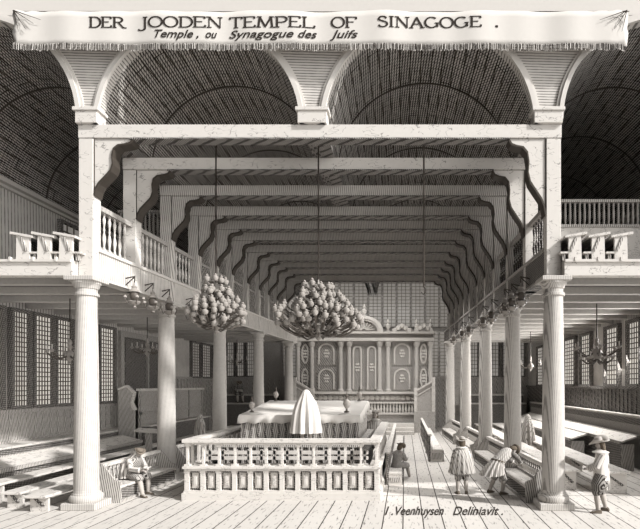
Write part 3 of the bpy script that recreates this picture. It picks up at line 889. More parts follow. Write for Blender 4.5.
trestle_bench(6.15, 7.05, 15.7, 36, .70, 'trestle bench in the right aisle, its end behind the man in a wide hat', gR)
# sloping desks
def desk_row(x0, x1, zf, zb, Y0, Y1, label, s, grp):
    """s=+1: low edge toward +x"""
    t = thing('desk_row', ((x0+x1)/2, Y0, 0), label, 'desk', grp)
    a, b = (zb, zf) if s > 0 else (zf, zb)
    MB().prism([(x0, a-.07), (x1, b-.07), (x1, b), (x0, a)], 'XZ', Y0, Y1).build('desk_top', M['wood_light'], t)
    MB().box(x0-.02, x0+.04, Y0, Y1, a-.09, a+.03).box(x1-.04, x1+.02, Y0, Y1, b-.1, b+.02).build('ledge', M['wood_mid'], t)
    fx = (x1-.12) if s > 0 else (x0+.06)
    MB().box(fx, fx+.06, Y0+.1, Y1, 0, min(a, b)-.1).build('front_board', M['wood_dark'], t)
    n = int((Y1-Y0)/5)+1
    for i in range(n):
        y = Y0+.05+(Y1-Y0-.2)*i/max(1, n-1)
        MB().box(x0+.08, x1-.13, y, y+.08, 0, min(a, b)-.1).build('end_panel', M['wood_mid'], t)
    return t
gD = 'sloping book desks in the aisles'
desk_row(-13.35, -12.45, .78, 1.02, 14.3, 23.9, 'long sloping book desk beneath the left aisle windows', 1, gD)
desk_row(7.5, 8.3, .95, 1.2, 22.9, 37, 'long sloping book desk in the right aisle, ending farther back', -1, gD)
desk_row(8.5, 9.2, 1.15, 1.4, 19.9, 37, 'long sloping book desk in the right aisle, closest to the windows', -1, gD)
# benches against the outer walls
def wall_bench(side, Y0, Y1, z, dep, label):
    s = 1 if side == 'L' else -1; w0 = (WL+.16) if s > 0 else (WR-.16)
    t = thing('wall_bench', (w0, Y0, 0), label, 'bench')
    def bx(mb, d0, d1, y0, y1, z0, z1):
        a, b = sorted((w0+s*d0, w0+s*d1)); return mb.box(a, b, y0, y1, z0, z1)
    bx(MB(), 0, dep, Y0, Y1, z-.07, z).build('seat', M['wood_light'], t)
    bx(MB(), 0, dep-.08, Y0, Y1, 0, z-.07).build('front_board', M['wood_mid'], t)
    q = MB(); bx(q, dep-.08, dep-.05, Y0, Y1, z-.38, z-.12)
    q.build('carved_band', M['wood_dark'], t)
wall_bench('L', 14.3, 25.2, 1.26, .85, 'wall bench with carved band beneath the left aisle windows')
wall_bench('R', 14.6, 38, 2.15, .45, 'tall wall bench with carved band beneath the right aisle windows')
# spindled pews between the columns
def spin_pew(side, Y0, Y1, label):
    fn = xl if side == 'L' else xr; s = 1 if side == 'L' else -1
    t = thing('spindled_pew', (fn(Y0)+s*.35, Y0, 0), label, 'pew', 'spindled pews along the %s colonnade' % ('left' if s > 0 else 'right'))
    def H(o0, o1, z0, z1, ya=Y0, yb=Y1):
        def pt(y, o, z): return (fn(y)+s*o, y, z)
        return MB().hexa([pt(ya, o0, z0), pt(ya, o1, z0), pt(yb, o1, z0), pt(yb, o0, z0)], [pt(ya, o0, z1), pt(ya, o1, z1), pt(yb, o1, z1), pt(yb, o0, z1)])
    H(.0, .62, .42, .49).build('seat', M['wood_light'], t)
    H(.50, .56, .0, .42).build('front_board', M['wood_dark'], t)
    H(.56, .62, .0, .08).build('kick_board', M['wood_mid'], t)
    H(-.08, .08, 1.02, 1.12).build('top_rail', M['wood_light'], t)
    H(-.08, .02, .49, .56).build('back_rail', M['wood_mid'], t)
    H(-.07, .03, 0, .49).build('back_board', M['wood_dark'], t)
    b0 = None; n = int((Y1-Y0-.2)/.2)
    for i in range(n):
        y = Y0+.12+i*.2
        if b0 is None:
            b0 = MB().lathe([(.03, 0), (.045, .08), (.055, .18), (.03, .28), (.05, .38), (.03, .46)], n=8).build('spindle', M['wood_mid'], t, smooth=True)
            for v in b0.data.vertices: v.co += absloc(t)
            b = b0
        else: b = b0.copy(); C.objects.link(b); b.parent = t
        b.location = Vector((fn(y)-s*.02, y, .56))-t.location
    for y in (Y0, Y1-.06):
        pts = [(0, 0), (.62, 0), (.62, .6), (.45, .66), (.1, 1.12), (-.08, 1.12), (-.08, 0)]
        MB().prism([(fn(y)+s*a, z) for a, z in pts], 'XZ', y-(.012 if y == Y0 else -.012), y+.06).build('pew_end', M['wood_mid'], t)
for side in 'LR':
    for i in range(4):
        lab = 'spindled pew between the %s columns of the %s row' % (['first and second', 'second and third', 'third and fourth', 'fourth and fifth'][i], 'left' if side == 'L' else 'right')
        spin_pew(side, CY[i]+.52, CY[i+1]-.52, lab)
# open pews on the nave floor
def box_pew(x0, x1, Y0, Y1, zs, zb, label, double=True):
    t = thing('nave_pew', ((x0+x1)/2, Y0, 0), label, 'pew', 'long pews on the nave floor')
    MB().box(x0+.05, x1-.05, Y0, Y1, zs-.06, zs).build('seat', M['wood_light'], t)
    MB().box(x0+.05, x1-.05, Y0+.02, Y0+.08, 0, zs-.06).build('end_panel', M['wood_light'], t)
    MB().box(x0+.1, x1-.1, Y0, Y0+.02, .1, zs-.16).build('end_field', M['wood_mid'], t)
    MB().box(x0-.02, x0+.05, Y0, Y1, 0, zb).build('backrest', M['wood_dark'], t)
    MB().box(x0-.06, x0+.09, Y0, Y1, zb, zb+.07).build('cap_rail', M['wood_light'], t)
    MB().box(x1-.05, x1, Y0+.1, Y1, 0, zs-.06).build('front_board', M['wood_dark'], t)
    for i in range(5):
        y = Y0+.1+(Y1-Y0-.3)*i/4
        MB().box(x0-.06, x0-.02, y, y+.1, 0, zb).build('post', M['wood_mid'], t)
box_pew(-.60, -.06, 17.1, 30, .42, 1.05, 'long narrow pew beside the right side of the balustrade, person reading in it')
box_pew(1.08, 1.72, 22.3, 33.5, .55, 1.15, 'long dark-backed pew standing alone on the open nave floor')
# high-backed panelled pew and bench end in the left aisle
t = thing('panelled_pew', (-13.4, 25.4, 0), 'high panelled pew back with moulded top standing in the left aisle', 'pew')
MB().box(-13.45, -13.37, 25.4, 33.2, 0, 3.1).build('back_board', M['wain'], t)
q = MB().box(-13.5, -13.25, 25.3, 33.3, 3.1, 3.22)
q.build('cap_rail', M['wood_light'], t)
for i in range(5):
    y = 25.4+i*1.9
    MB().box(-13.37, -13.30, y, y+.12, 0, 3.1).build('stile', M['wood_mid'], t)
MB().box(-13.37, -13.30, 25.4, 33.2, 1.9, 2.02).build('middle_rail', M['wood_mid'], t)
MB().box(-13.30, -12.8, 25.4, 33.2, 1.30, 1.38).build('seat', M['wood_light'], t)
MB().box(-13.30, -12.9, 25.45, 33.2, 0, 1.30).build('seat_front', M['wood_dark'], t)
t = thing('stall_end', (-13.2, 24.2, 0), 'tall narrow shaped stall end beside the panelled pew in the left aisle', 'stall')
MB().prism([(-13.7, 0), (-12.95, 0), (-12.95, 2.2), (-13.1, 2.5), (-13.0, 3.0), (-13.3, 3.3), (-13.7, 3.15)], 'XZ', 24.1, 24.22).build('end_board', M['wood_mid'], t)
MB().prism([(-13.0, 2.2), (-12.9, 2.2), (-12.9, 2.27), (-13.05, 2.55), (-12.93, 3.05), (-13.3, 3.4), (-13.72, 3.22), (-13.7, 3.15), (-13.3, 3.3), (-13.0, 3.0), (-13.1, 2.5)], 'XZ', 24.05, 24.27).build('moulded_edge', M['wood_light'], t)
t = thing('reading_desk', (-11.35, 22.2, 0), 'small pale slab-topped reading desk in the left aisle behind the seated man', 'desk')
MB().hexa([(-11.85, 22.0, 1.35), (-10.85, 22.0, 1.28), (-10.85, 22.5, 1.36), (-11.85, 22.5, 1.43)], [(-11.85, 22.0, 1.42), (-10.85, 22.0, 1.35), (-10.85, 22.5, 1.43), (-11.85, 22.5, 1.50)]).build('slab', M['wood_light'], t)
MB().box(-11.42, -11.2, 22.15, 22.35, .1, 1.33).build('pedestal', M['wood_mid'], t)
MB().box(-11.48, -11.1, 22.05, 22.45, 0, .1).build('foot', M['wood_mid'], t)
# stepped benches against the back wall of each aisle
def tiers(x0, x1, label):
    t = thing('tiered_bench', ((x0+x1)/2, 39.5, 0), label, 'bench')
    MB().box(x0, x1, 40.1, 40.8, 0, 2.55).build('upper_riser', M['wood_dark'], t)
    MB().box(x0-.05, x1+.05, 40.0, 40.8, 2.55, 2.68).build('upper_seat', M['wood_light'], t)
    MB().box(x0, x1, 39.3, 40.05, 0, 1.9).build('lower_riser', M['wood_dark'], t)
    MB().box(x0-.05, x1+.05, 39.2, 40.0, 1.9, 2.0).build('lower_seat', M['wood_light'], t)
tiers(-14.4, -10.2, 'stepped bench against the back wall of the left aisle, dark figure on it')
tiers(4.6, 9.4, 'stepped bench against the back wall of the right aisle beyond the pews')

# ------------------------------------------------------------------ the ark
AY = 37.0
ax = lambda p: wx(p, AY); az = lambda p: wz(p, AY)
CX = ax(364)
ark = thing('torah_ark', (CX, AY, 0), 'large carved wooden ark cabinet with columns and crested arch at the back', 'cabinet')
MB().box(ax(294), ax(434), AY-.2, AY+1.6, 0, 1.25).build('plinth', M['wood_mid'], ark)
MB().box(ax(293), ax(435), AY-.35, AY+1.6, 1.25, 1.38).box(ax(294), ax(434), AY-.3, AY+1.6, 2.75, 2.92).box(ax(294), ax(434), AY-.3, AY+1.6, 2.05, 2.15).build('string_course', M['carved_pale'], ark)
MB().box(ax(295), ax(433), AY, AY+1.6, 1.38, 2.05).box(ax(295), ax(433), AY, AY+1.6, 2.15, 2.75).build('predella', M['ark_oak'], ark)
MB().box(ax(296), ax(432), AY+.3, AY+1.6, 2.92, 7.0).build('cabinet_body', M['wood_mid'], ark)
q = MB()
b0 = None
for i in range(44):
    x = ax(297)+i*(ax(431)-ax(297))/43
    if b0 is None:
        b0 = MB().lathe([(.05, 0), (.07, .12), (.1, .28), (.06, .42), (.08, .55), (.05, .66)], n=8).build('baluster', M['carved_pale'], ark, smooth=True)
        for v in b0.data.vertices: v.co += absloc(ark)
        b = b0
    else: b = b0.copy(); C.objects.link(b); b.parent = ark
    b.location = Vector((x, AY-.15, 1.38))-ark.location
# carved scroll frieze
q = MB()
for i in range(26):
    x = ax(299)+i*(ax(429)-ax(299))/25
    q.lathe([(.0, -.0), (.17, .0), (.15, .08), (.04, .12)], c=(x, AY, 2.45), n=10, axis=(0, -1, 0), sx=1.3, sy=.9)
q.build('carved_scrolls', M['carved_pale'], ark, smooth=True)
# engaged columns
prof = [(.22, 0), (.24, .1), (.17, .18), (.155, .25), (.16, 1.5), (.145, 3.2), (.135, 3.25), (.2, 3.35), (.26, 3.6), (.27, 3.68)]
b0 = None
for p in (297.5, 311.5, 340.5, 349, 379.5, 388, 416.5, 430.5):
    if b0 is None:
        b0 = MB().lathe(prof, n=14).build('column', M['white_stone'], ark, smooth=True)
        for v in b0.data.vertices: v.co += absloc(ark)
        b = b0
    else: b = b0.copy(); C.objects.link(b); b.parent = ark
    b.location = Vector((ax(p), AY+.1, 2.92))-ark.location
# panels with ovals or round arches
def arched(cx, w, z0, z1, oval=False):
    pn = MB().box(cx-w/2, cx+w/2, AY+.22, AY+.3, z0, z1).build('panel', M['ark_oak'], ark)
    q = MB(); r = w/2-.12
    if oval:
        h = (z1-z0)/2-.12; cz = (z0+z1)/2; N = 24
        pts = [(cx+r*math.cos(2*PI*i/N), cz+h*math.sin(2*PI*i/N)) for i in range(N)]
        inn = [(cx+(r-.1)*math.cos(2*PI*i/N), cz+(h-.1)*math.sin(2*PI*i/N)) for i in range(N)]
        for i in range(N):
            j = (i+1) % N; q.prism([pts[i], pts[j], inn[j], inn[i]], 'XZ', AY+.13, AY+.22)
    else:
        zc = z1-.12-r; N = 14
        def ar(rr): return [(cx-rr, z0+.1)]+[(cx-rr*math.cos(PI*i/N), zc+rr*math.sin(PI*i/N)) for i in range(N+1)]+[(cx+rr, z0+.1)]
        o, n_ = ar(r), ar(r-.1)
        for i in range(len(o)-1): q.prism([o[i], o[i+1], n_[i+1], n_[i]], 'XZ', AY+.13, AY+.22)
    q.build('arch_moulding', M['carved_pale'], pn)
    f = MB(); cz = (z0+z1)/2      # foliate ornament
    for k in range(7):
        a = k*PI/3
        c = (cx+.14*math.cos(a)*(k > 0), AY+.2, cz+.25*math.sin(a)*(k > 0))
        f.lathe([(0, 0), (.09, .0), (.06, .05)], c=c, n=7, axis=(0, -1, 0))
    f.build('carved_ornament', M['carved_pale'], pn)
for p in (304.5, 423.5):
    arched(ax(p), .78, 3.05, 4.75, True); arched(ax(p), .78, 4.85, 6.55, True)
for p in (326, 402):
    arched(ax(p), 1.45, 3.0, 4.75); arched(ax(p), 1.45, 4.85, 6.6)
for p in (357, 371.5):
    arched(ax(p), .92, 3.0, 6.4)
MB().box(ax(294), ax(434), AY-.2, AY+1.6, 6.62, 6.85).box(ax(293), ax(435), AY-.35, AY+1.6, 7.15, 7.3).build('cornice', M['carved_pale'], ark)
MB().box(ax(295), ax(433), AY-.1, AY+1.6, 6.85, 7.15).build('frieze', M['ark_oak'], ark)
# segmental crest over the centre
q = MB(); N = 20
for ra, rb, d in ((1.15, 1.42, .1), (1.0, 1.15, 0)):
    for i in range(N):
        a0 = PI*i/N; a1 = PI*(i+1)/N
        q.prism([(CX-ra*math.cos(a0), 7.3+.8*ra*math.sin(a0)), (CX-ra*math.cos(a1), 7.3+.8*ra*math.sin(a1)), (CX-rb*math.cos(a1), 7.3+.8*rb*math.sin(a1)), (CX-rb*math.cos(a0), 7.3+.8*rb*math.sin(a0))], 'XZ', AY-.25-d, AY+.3)
q.build('crest_arch', M['carved_pale'], ark)
q = MB()
for i in range(N):
    a0 = PI*i/N; a1 = PI*(i+1)/N
    q.prism([(CX, 7.3), (CX-1.0*math.cos(a0), 7.3+.8*math.sin(a0)), (CX-math.cos(a1), 7.3+.8*math.sin(a1))], 'XZ', AY, AY+.2)
q.build('crest_field', M['ark_oak'], ark)
q = MB()
for k in range(9):
    a = PI*(k+.5)/9
    q.beam((CX-.15*math.cos(a), AY-.05, 7.4+.12*math.sin(a)), (CX-.8*math.cos(a), AY-.05, 7.4+.62*math.sin(a)), .09, .06)
q.build('shell_ornament', M['carved_pale'], ark)
urn = [(.12, 0), (.16, .08), (.06, .16), (.17, .34), (.2, .48), (.1, .58), (.06, .64), (.12, .72), (.02, .98)]
b0 = None
for p, z in ((297.5, 7.3), (311.5, 7.3), (340, 7.3), (388, 7.3), (416.5, 7.3), (430.5, 7.3), (364, 8.4)):
    if b0 is None:
        b0 = MB().lathe(urn, n=12).build('urn', M['carved_pale'], ark, smooth=True)
        for v in b0.data.vertices: v.co += absloc(ark)
        b = b0
    else: b = b0.copy(); C.objects.link(b); b.parent = ark
    b.location = Vector((ax(p), AY+.1, z))-ark.location
for p0 in (304, 326, 402, 424):
    q = MB()
    for k in range(5):
        q.lathe([(0, 0), (.2, 0), (.14, .12)], c=(ax(p0)+(k-2)*.27, AY, 7.42+.16*(2-abs(k-2))), n=9, axis=(0, -1, 0))
    q.build('scroll_cresting', M['carved_pale'], ark)
# flanking stair parapets
for (p0, y0_, p1, y1_), lab in (((415.7, 392, 433.5, 381.5), 'right'), ((312.3, 392, 294.5, 381.5), 'left')):
    YP = 36.0
    xa, xb = wx(p0, YP), wx(p1, YP); za, zb = wz(y0_, YP), wz(y1_, YP)
    t = thing('stair_parapet', ((xa+xb)/2, YP, 0), 'slanting stair parapet at the %s foot of the carved ark' % lab, 'parapet', 'stair parapets of the ark')
    MB().prism([(xa, za), (xb, zb), (xb, 1.5), (xa, 1.5)], 'XZ', YP, YP+.12).build('parapet_panel', M['wood_mid'], t)
    MB().prism([(xa, za), (xb, zb), (xb, zb+.14), (xa, za+.14)], 'XZ', YP-.1, YP+.2).prism([(xa, za-.35), (xb, zb-.35), (xb, zb-.28), (xa, za-.28)], 'XZ', YP-.05, YP).build('hand_rail', M['wood_light'], t)
    MB().box(min(xa, xb)-.1, max(xa, xb)+.1, YP-.1, YP+.3, 0, 1.5).build('base_wall', M['wood_mid'], t)
    for x in (xa, xb):
        MB().box(x-.12, x+.12, YP-.08, YP+.2, 0, (za if x == xa else zb)+.3).build('newel_post', M['wood_light'], t)
t = thing('ark_steps', (ax(400), 35, 0), 'low pale steps in front of the carved ark', 'steps')
for i in range(3):
    MB().box(ax(340), wx(414, 35), 34.2+i*.5, 36.7, i*.22, (i+1)*.22).build('step', M['wood_light'], t)

# ------------------------------------------------------------------ chandeliers and lamps
def arm_path(r, z0, dz, a):
    P = [(.05, z0), (.25*r, z0-.18*r), (.55*r, z0-.28*r), (.82*r, z0-.12*r), (r, z0+.05*r+dz)]
    # smooth
    out = []
    for k in range(len(P)-1):
        for t in (0, .5):
            out.append(((P[k][0]*(1-t)+P[k+1][0]*t), (P[k][1]*(1-t)+P[k+1][1]*t)))
    out.append(P[-1])
    return [(q[0]*math.cos(a), q[0]*math.sin(a), q[1]) for q in out]
def chandelier(x, Y, ztop, zball, rad, tiers_, label, n=8, cup=.07, group=None, ball=.15, spread=None):
    t = thing('chandelier', (x, Y, zball), label, 'chandelier', group)
    L = ztop-zball
    MB().tube([(x, Y, zball+.25), (x, Y, ztop)], .022, n=6).build('rod', M['iron'], t)
    pr = [(.02, -.30), (.05, -.27), (.03, -.22), (ball*.6, -ball*.95), (ball, -.2*ball), (ball, .2*ball), (ball*.6, ball*.85), (.05, ball), (.04, ball+.08), (.09, ball+.13), (.05, ball+.2), (.07, ball+.3), (.02, ball+.4)]
    MB().lathe(pr, c=(x, Y, zball), n=18).build('ball_stem', M['brass_pale'], t, smooth=True)
    for k, (r, dz) in enumerate(tiers_):
        nn = n
        for i in range(nn):
            a = 2*PI*(i+.5*(k % 2))/nn + .3
            pts = [(x+p[0], Y+p[1], zball+p[2]) for p in arm_path(r, dz, 0, a)]
            arm = MB().tube(pts, .03, n=6).build('arm', M['brass'], t, smooth=True)
            e = pts[-1]
            MB().lathe([(.01, -.02), (cup*.55, -.01), (cup, .05), (cup*.95, .07), (cup*.35, .08), (cup*.3, .10)], c=e, n=10).build('drip_cup', M['brass_pale'], arm, smooth=True)
            MB().lathe([(.016, .09), (.016, .24), (.004, .26)], c=e, n=6).build('candle', M['cloth_white'], arm)
    return t
chandelier(-11.5, 17.3, 6.37, 4.42, .68, [(.68, .05)], 'brass chandelier hanging in front of the left aisle windows', n=6)
chandelier(-11.3, 22.1, 6.37, 4.9, .6, [(.6, .05)], 'brass chandelier hanging before the dark panelled door', n=6)
chandelier(-11.0, 33.0, 6.37, 4.95, .6, [(.62, .05)], 'small brass chandelier far back in the left aisle', n=6)
chandelier(7.0, 18.4, 6.37, 4.55, .8, [(.80, .12), (.55, -.22)], 'large two-tier brass chandelier before the right aisle windows', n=6, cup=.09, ball=.19)
chandelier(7.0, 28.1, 6.37, 4.45, .6, [(.6, .05)], 'small brass chandelier seen just left of the front right column', n=6, ball=.17)
def great(x, Y, zbot, ztop, rmax, label, tn, n):
    t = thing('great_chandelier', (x, Y, zbot), label, 'chandelier')
    MB().tube([(x, Y, ztop-.1), (x, Y, 10.62)], .024, n=6).build('rod', M['ink'], t)
    H = ztop-zbot
    MB().lathe([(.02, 0), (.08, .05), (.05, .12), (.24, .25), (.30, .42), (.2, .6), (.08, .7), (.07, .42*H), (.16, .5*H), (.08, .58*H), (.06, .78*H), (.12, .84*H), (.05, .9*H), (.02, H)], c=(x, Y, zbot), n=20).build('stem', M['brass_pale'], t, smooth=True)
    TI = ((.05, .55), (.13, .88), (.22, 1.0), (.32, .95), (.43, .76), (.55, .56), (.67, .44), (.80, .34))
    for k, (f, rf) in enumerate(TI):
        z = zbot+.18+H*f*.95; nn = max(7, int(n*rf))
        for i in range(nn):
            a = 2*PI*(i+.5*(k % 2))/nn+random.uniform(-.08, .08)
            rr = rmax*rf*random.uniform(.7, 1.06)
            dz = random.uniform(-.07, .07)
            pts = [(x+p[0], Y+p[1], z+p[2]*.8+dz) for p in arm_path(rr, 0, 0, a)]
            arm = MB().tube(pts, .024, n=6).build('arm', M['brass'], t, smooth=True)
            e = pts[-1]
            MB().lathe([(.02, -.06), (.06, -.05), (.095, .02), (.09, .07), (.04, .10), (.05, .13), (.015, .17)], c=e, n=9).build('lamp_cup', M['brass_pale'], arm, smooth=True)
    return t
great(-2.62, 15.25, 4.75, 6.6, 1.32, 'huge many-branched brass chandelier hanging over the reading platform', 5, 26)
great(-5.72, 15.25, 4.95, 6.75, .86, 'dense cluster-like brass chandelier left of the huge central one', 5, 19)
t = thing('hanging_rod', (.57, 15.25, 6.1), 'thin iron rod with an empty hook hanging right of centre', 'rod')
MB().tube([(.57, 15.25, 6.35), (.57, 15.25, 10.62)], .026, n=6).build('rod', M['iron'], t)
MB().tube([(.57, 15.25, 6.38), (.62, 15.25, 6.3), (.62, 15.25, 6.2), (.55, 15.25, 6.14), (.5, 15.25, 6.22)], .02, n=6).build('hook', M['iron'], t)

def edge_lamp(side, Y, label, z=5.75):
    fn = xl if side == 'L' else xr; s = 1 if side == 'L' else -1
    x = fn(Y)+s*.48
    t = thing('hanging_lamp', (x, Y, z), label, 'lamp', 'brass lamps along the %s gallery edge' % ('left' if s > 0 else 'right'))
    MB().tube([(fn(Y)+s*.22, Y, z+.92), (x+s*.02, Y, z+.98), (x, Y, z+.78)], .022, n=6).tube([(fn(Y)+s*.22, Y, z+.72), (x, Y, z+.95)], .018, n=6).build('wall_bracket', M['iron'], t)
    MB().lathe([(.01, 0), (.05, .03), (.03, .08), (.10, .13), (.13, .2), (.12, .22), (.04, .24)], c=(x, Y, z), n=12, sx=1.4, sy=1.4).build('oil_pan', M['brass_pale'], t, smooth=True)
    MB().lathe([(.05, .24), (.085, .30), (.095, .42), (.06, .50)], c=(x, Y, z), n=12, sx=1.4, sy=1.4).build('glass_body', M['brass'], t, smooth=True)
    MB().lathe([(.11, .50), (.09, .55), (.05, .62), (.06, .66), (.02, .72), (.01, .84)], c=(x, Y, z), n=12, sx=1.4, sy=1.4).build('canopy', M['brass_pale'], t, smooth=True)
    for i in range(4):
        a = PI/4+i*PI/2
        arm = MB().tube([(x+.1*math.cos(a), Y+.1*math.sin(a), z+.2), (x+.2*math.cos(a), Y+.2*math.sin(a), z+.12), (x+.26*math.cos(a), Y+.26*math.sin(a), z+.28)], .014, n=5).build('branch', M['brass'], t, smooth=True)
        MB().lathe([(.02, 0), (.055, .03), (.05, .07), (.02, .1)], c=(x+.26*math.cos(a), Y+.26*math.sin(a), z+.28), n=8).build('drip_cup', M['brass_pale'], arm, smooth=True)
pos = ['nearest', 'second', 'third', 'fourth', 'fifth', 'sixth', 'seventh', 'eighth']
for i, Y in enumerate((15.45, 16.5, 17.55, 19.3, 20.7)):
    edge_lamp('L', Y, 'branched brass lamp under the left gallery edge, %s from the front' % pos[i])
for i, Y in enumerate((15.5, 16.6, 17.5, 19.6, 21.2, 24.6, 26.6, 29.6)):
    edge_lamp('R', Y, 'branched brass lamp under the right gallery edge, %s from the front' % pos[i])

# ------------------------------------------------------------------ people
def skin_body(joints, edges, rad, root):
    """continuous figure from a joint graph"""
    names = list(joints); idx = {n: i for i, n in enumerate(names)}
    me = bpy.data.meshes.new('body')
    me.from_pydata([joints[n] for n in names], [(idx[a], idx[b]) for a, b in edges], [])
    o = bpy.data.objects.new('body', me); C.objects.link(o)
    md = o.modifiers.new('s', 'SKIN')
    sv = me.skin_vertices[0].data if me.skin_vertices else None
    if sv is None:
        bpy.context.view_layer.update()
    for n in names:
        r = rad[n]; r = r if isinstance(r, tuple) else (r, r)
        me.skin_vertices[0].data[idx[n]].radius = r
        me.skin_vertices[0].data[idx[n]].use_root = (n == root)
    md.use_smooth_shade = True
    sb = o.modifiers.new('u', 'SUBSURF'); sb.levels = 2; sb.render_levels = 2
    dg = bpy.context.evaluated_depsgraph_get()
    m2 = bpy.data.meshes.new_from_object(o.evaluated_get(dg))
    vs = [v.co.copy() for v in m2.vertices]; fs = [tuple(p.vertices) for p in m2.polygons]
    bpy.data.objects.remove(o); bpy.data.meshes.remove(me); bpy.data.meshes.remove(m2)
    return vs, fs
def V3(*a): return Vector(a)
def lerp(a, b, t): return a+(b-a)*t

def person(loc, rotz, label, J, clothes, scale=1.0):
    """J: joint dict in a frame facing +Y, z up, floor 0. clothes(root, J) adds garments"""
    t = thing('person', (0, 0, 0), label, 'person')
    J = {k: Vector(v) for k, v in J.items()}
    ed = []; R = {}; P = dict(J)
    def chain(*n):
        for a, b in zip(n[:-1], n[1:]): ed.append((a, b))
    up = (J['head']-J['neck']).normalized()
    fwd = J.get('face', Vector((0, 1, 0))); fwd = (Vector(fwd)-up*Vector(fwd).dot(up)).normalized()
    side = fwd.cross(up).normalized()
    hc = J['head']
    P['skull'] = hc+up*.085-fwd*.015; P['jaw'] = hc-up*.045+fwd*.02
    P['nose'] = hc+fwd*.105+up*.0
    P['earL'] = hc-side*.085; P['earR'] = hc+side*.085
    P.pop('face', None)
    chain('pelvis', 'belly', 'chest', 'neck', 'jaw', 'head', 'skull'); chain('head', 'nose'); chain('head', 'earL'); chain('head', 'earR')
    R.update(pelvis=(.16, .13), belly=(.145, .11), chest=(.17, .12), neck=.055, jaw=.062, head=.082, skull=.07, nose=.018, earL=.016, earR=.016)
    for s in 'LR':
        chain('chest', 'sh'+s, 'el'+s, 'wr'+s); chain('pelvis', 'hip'+s, 'kn'+s, 'an'+s, 'toe'+s)
        R.update({'sh'+s: .062, 'el'+s: .042, 'wr'+s: .028, 'hip'+s: .095, 'kn'+s: .06, 'an'+s: .04, 'toe'+s: .036})
        # hand with palm, thumb and four fingers
        d = (J['wr'+s]-J['el'+s]).normalized()
        sd = Vector((1 if s == 'R' else -1, 0, 0)); sd = (sd-d*sd.dot(d))
        if sd.length < .1: sd = Vector((0, 0, 1))
        sd.normalize(); pn = d.cross(sd)
        pal = J['wr'+s]+d*.06; P['palm'+s] = pal; chain('wr'+s, 'palm'+s); R['palm'+s] = (.036, .02)
        for k, (o, ln) in enumerate(((-.030, .075), (-.010, .088), (.010, .082), (.029, .062))):
            a = pal+d*.035+sd*o; b = a+d*ln*.55+pn*.012; c = b+d*ln*.45+pn*.03
            for nm, p in (('f%d0' % k, a), ('f%d1' % k, b), ('f%d2' % k, c)): P[nm+s] = p; R[nm+s] = .009
            chain('palm'+s, 'f%d0' % k+s, 'f%d1' % k+s, 'f%d2' % k+s)
        a = pal-d*.02-sd*.038; b = a-sd*.02+d*.035
        P['t0'+s] = a; P['t1'+s] = b; R['t0'+s] = .012; R['t1'+s] = .009; chain('palm'+s, 't0'+s, 't1'+s)
    vs, fs = skin_body(P, ed, R, 'pelvis')
    body = MB().add(vs, fs).build('body', M['skin'], t, smooth=True)
    # eyes and mouth as small features on the head
    q = MB()
    for sg in (-1, 1):
        q.lathe([(0, 0), (.013, .002), (.008, .008)], c=hc+fwd*.082+side*sg*.032+up*.022, n=8, axis=fwd)
    q.beam(hc+fwd*.078-up*.052-side*.022, hc+fwd*.078-up*.052+side*.022, .008, .008)
    q.build('facial_features', M['hair'], t)
    clothes(t, J, dict(up=up, fwd=fwd, side=side, hc=hc))
    t.location = loc; t.rotation_euler = (0, 0, rotz); t.scale = (scale,)*3
    return t

def ring(c, rx, ry, n=36, folds=0, amp=0, ph=0, tilt=None):
    out = []
    for i in range(n):
        a = 2*PI*i/n; k = 1+amp*math.cos(folds*a+ph)
        p = Vector((rx*k*math.cos(a), ry*k*math.sin(a), 0))
        if tilt is not None: p = tilt @ p
        out.append(Vector(c)+p)
    return out
def limb(mb, pts, rs, n=12):
    pts = [Vector(p) for p in pts]; o = []; r = []
    for k in range(len(pts)-1):
        for t in (0, .33, .66):
            o.append(lerp(pts[k], pts[k+1], t)); r.append(rs[k]+(rs[k+1]-rs[k])*t)
    o.append(pts[-1]); r.append(rs[-1]); mb.tube(o, r, n=n)
    return mb
def breeches(t, J, mat='cloth_grey', stock='stocking'):
    for s in 'LR':
        limb(MB(), [J['hip'+s]+V3(0, 0, .04), J['kn'+s], lerp(J['kn'+s], J['an'+s], .18)], [.125, .115, .075]).build('breeches_leg', M[mat], t, smooth=True)
        limb(MB(), [lerp(J['kn'+s], J['an'+s], .12), lerp(J['kn'+s], J['an'+s], .4), J['an'+s]], [.066, .07, .05]).build('stocking', M[stock], t, smooth=True)
        d = (J['toe'+s]-J['an'+s]); d.z = 0; d.normalize()
        a = J['an'+s]
        q = MB(); sd = Vector((-d.y, d.x, 0)); base = Vector((a.x, a.y, a.z-.085))
        rr = []
        for u, w, h in ((-.08, .035, .07), (-.04, .048, .12), (.04, .05, .1), (.12, .052, .06), (.19, .03, .03)):
            c = base+d*u; rr.append([c-sd*w, c-sd*w+V3(0, 0, h*.7), c+V3(0, 0, h), c+sd*w+V3(0, 0, h*.7), c+sd*w])
        q.rings(rr).build('shoe', M['boot'], t, smooth=True)
def sleeves(t, J, mat, r=(.085, .075, .07)):
    for s in 'LR':
        limb(MB(), [J['sh'+s], J['el'+s], lerp(J['el'+s], J['wr'+s], .88)], list(r)).build('sleeve', M[mat], t, smooth=True)
        limb(MB(), [lerp(J['el'+s], J['wr'+s], .82), lerp(J['el'+s], J['wr'+s], .95)], [r[2]+.012, r[2]+.008]).build('cuff', M['cloth_white'], t, smooth=True)
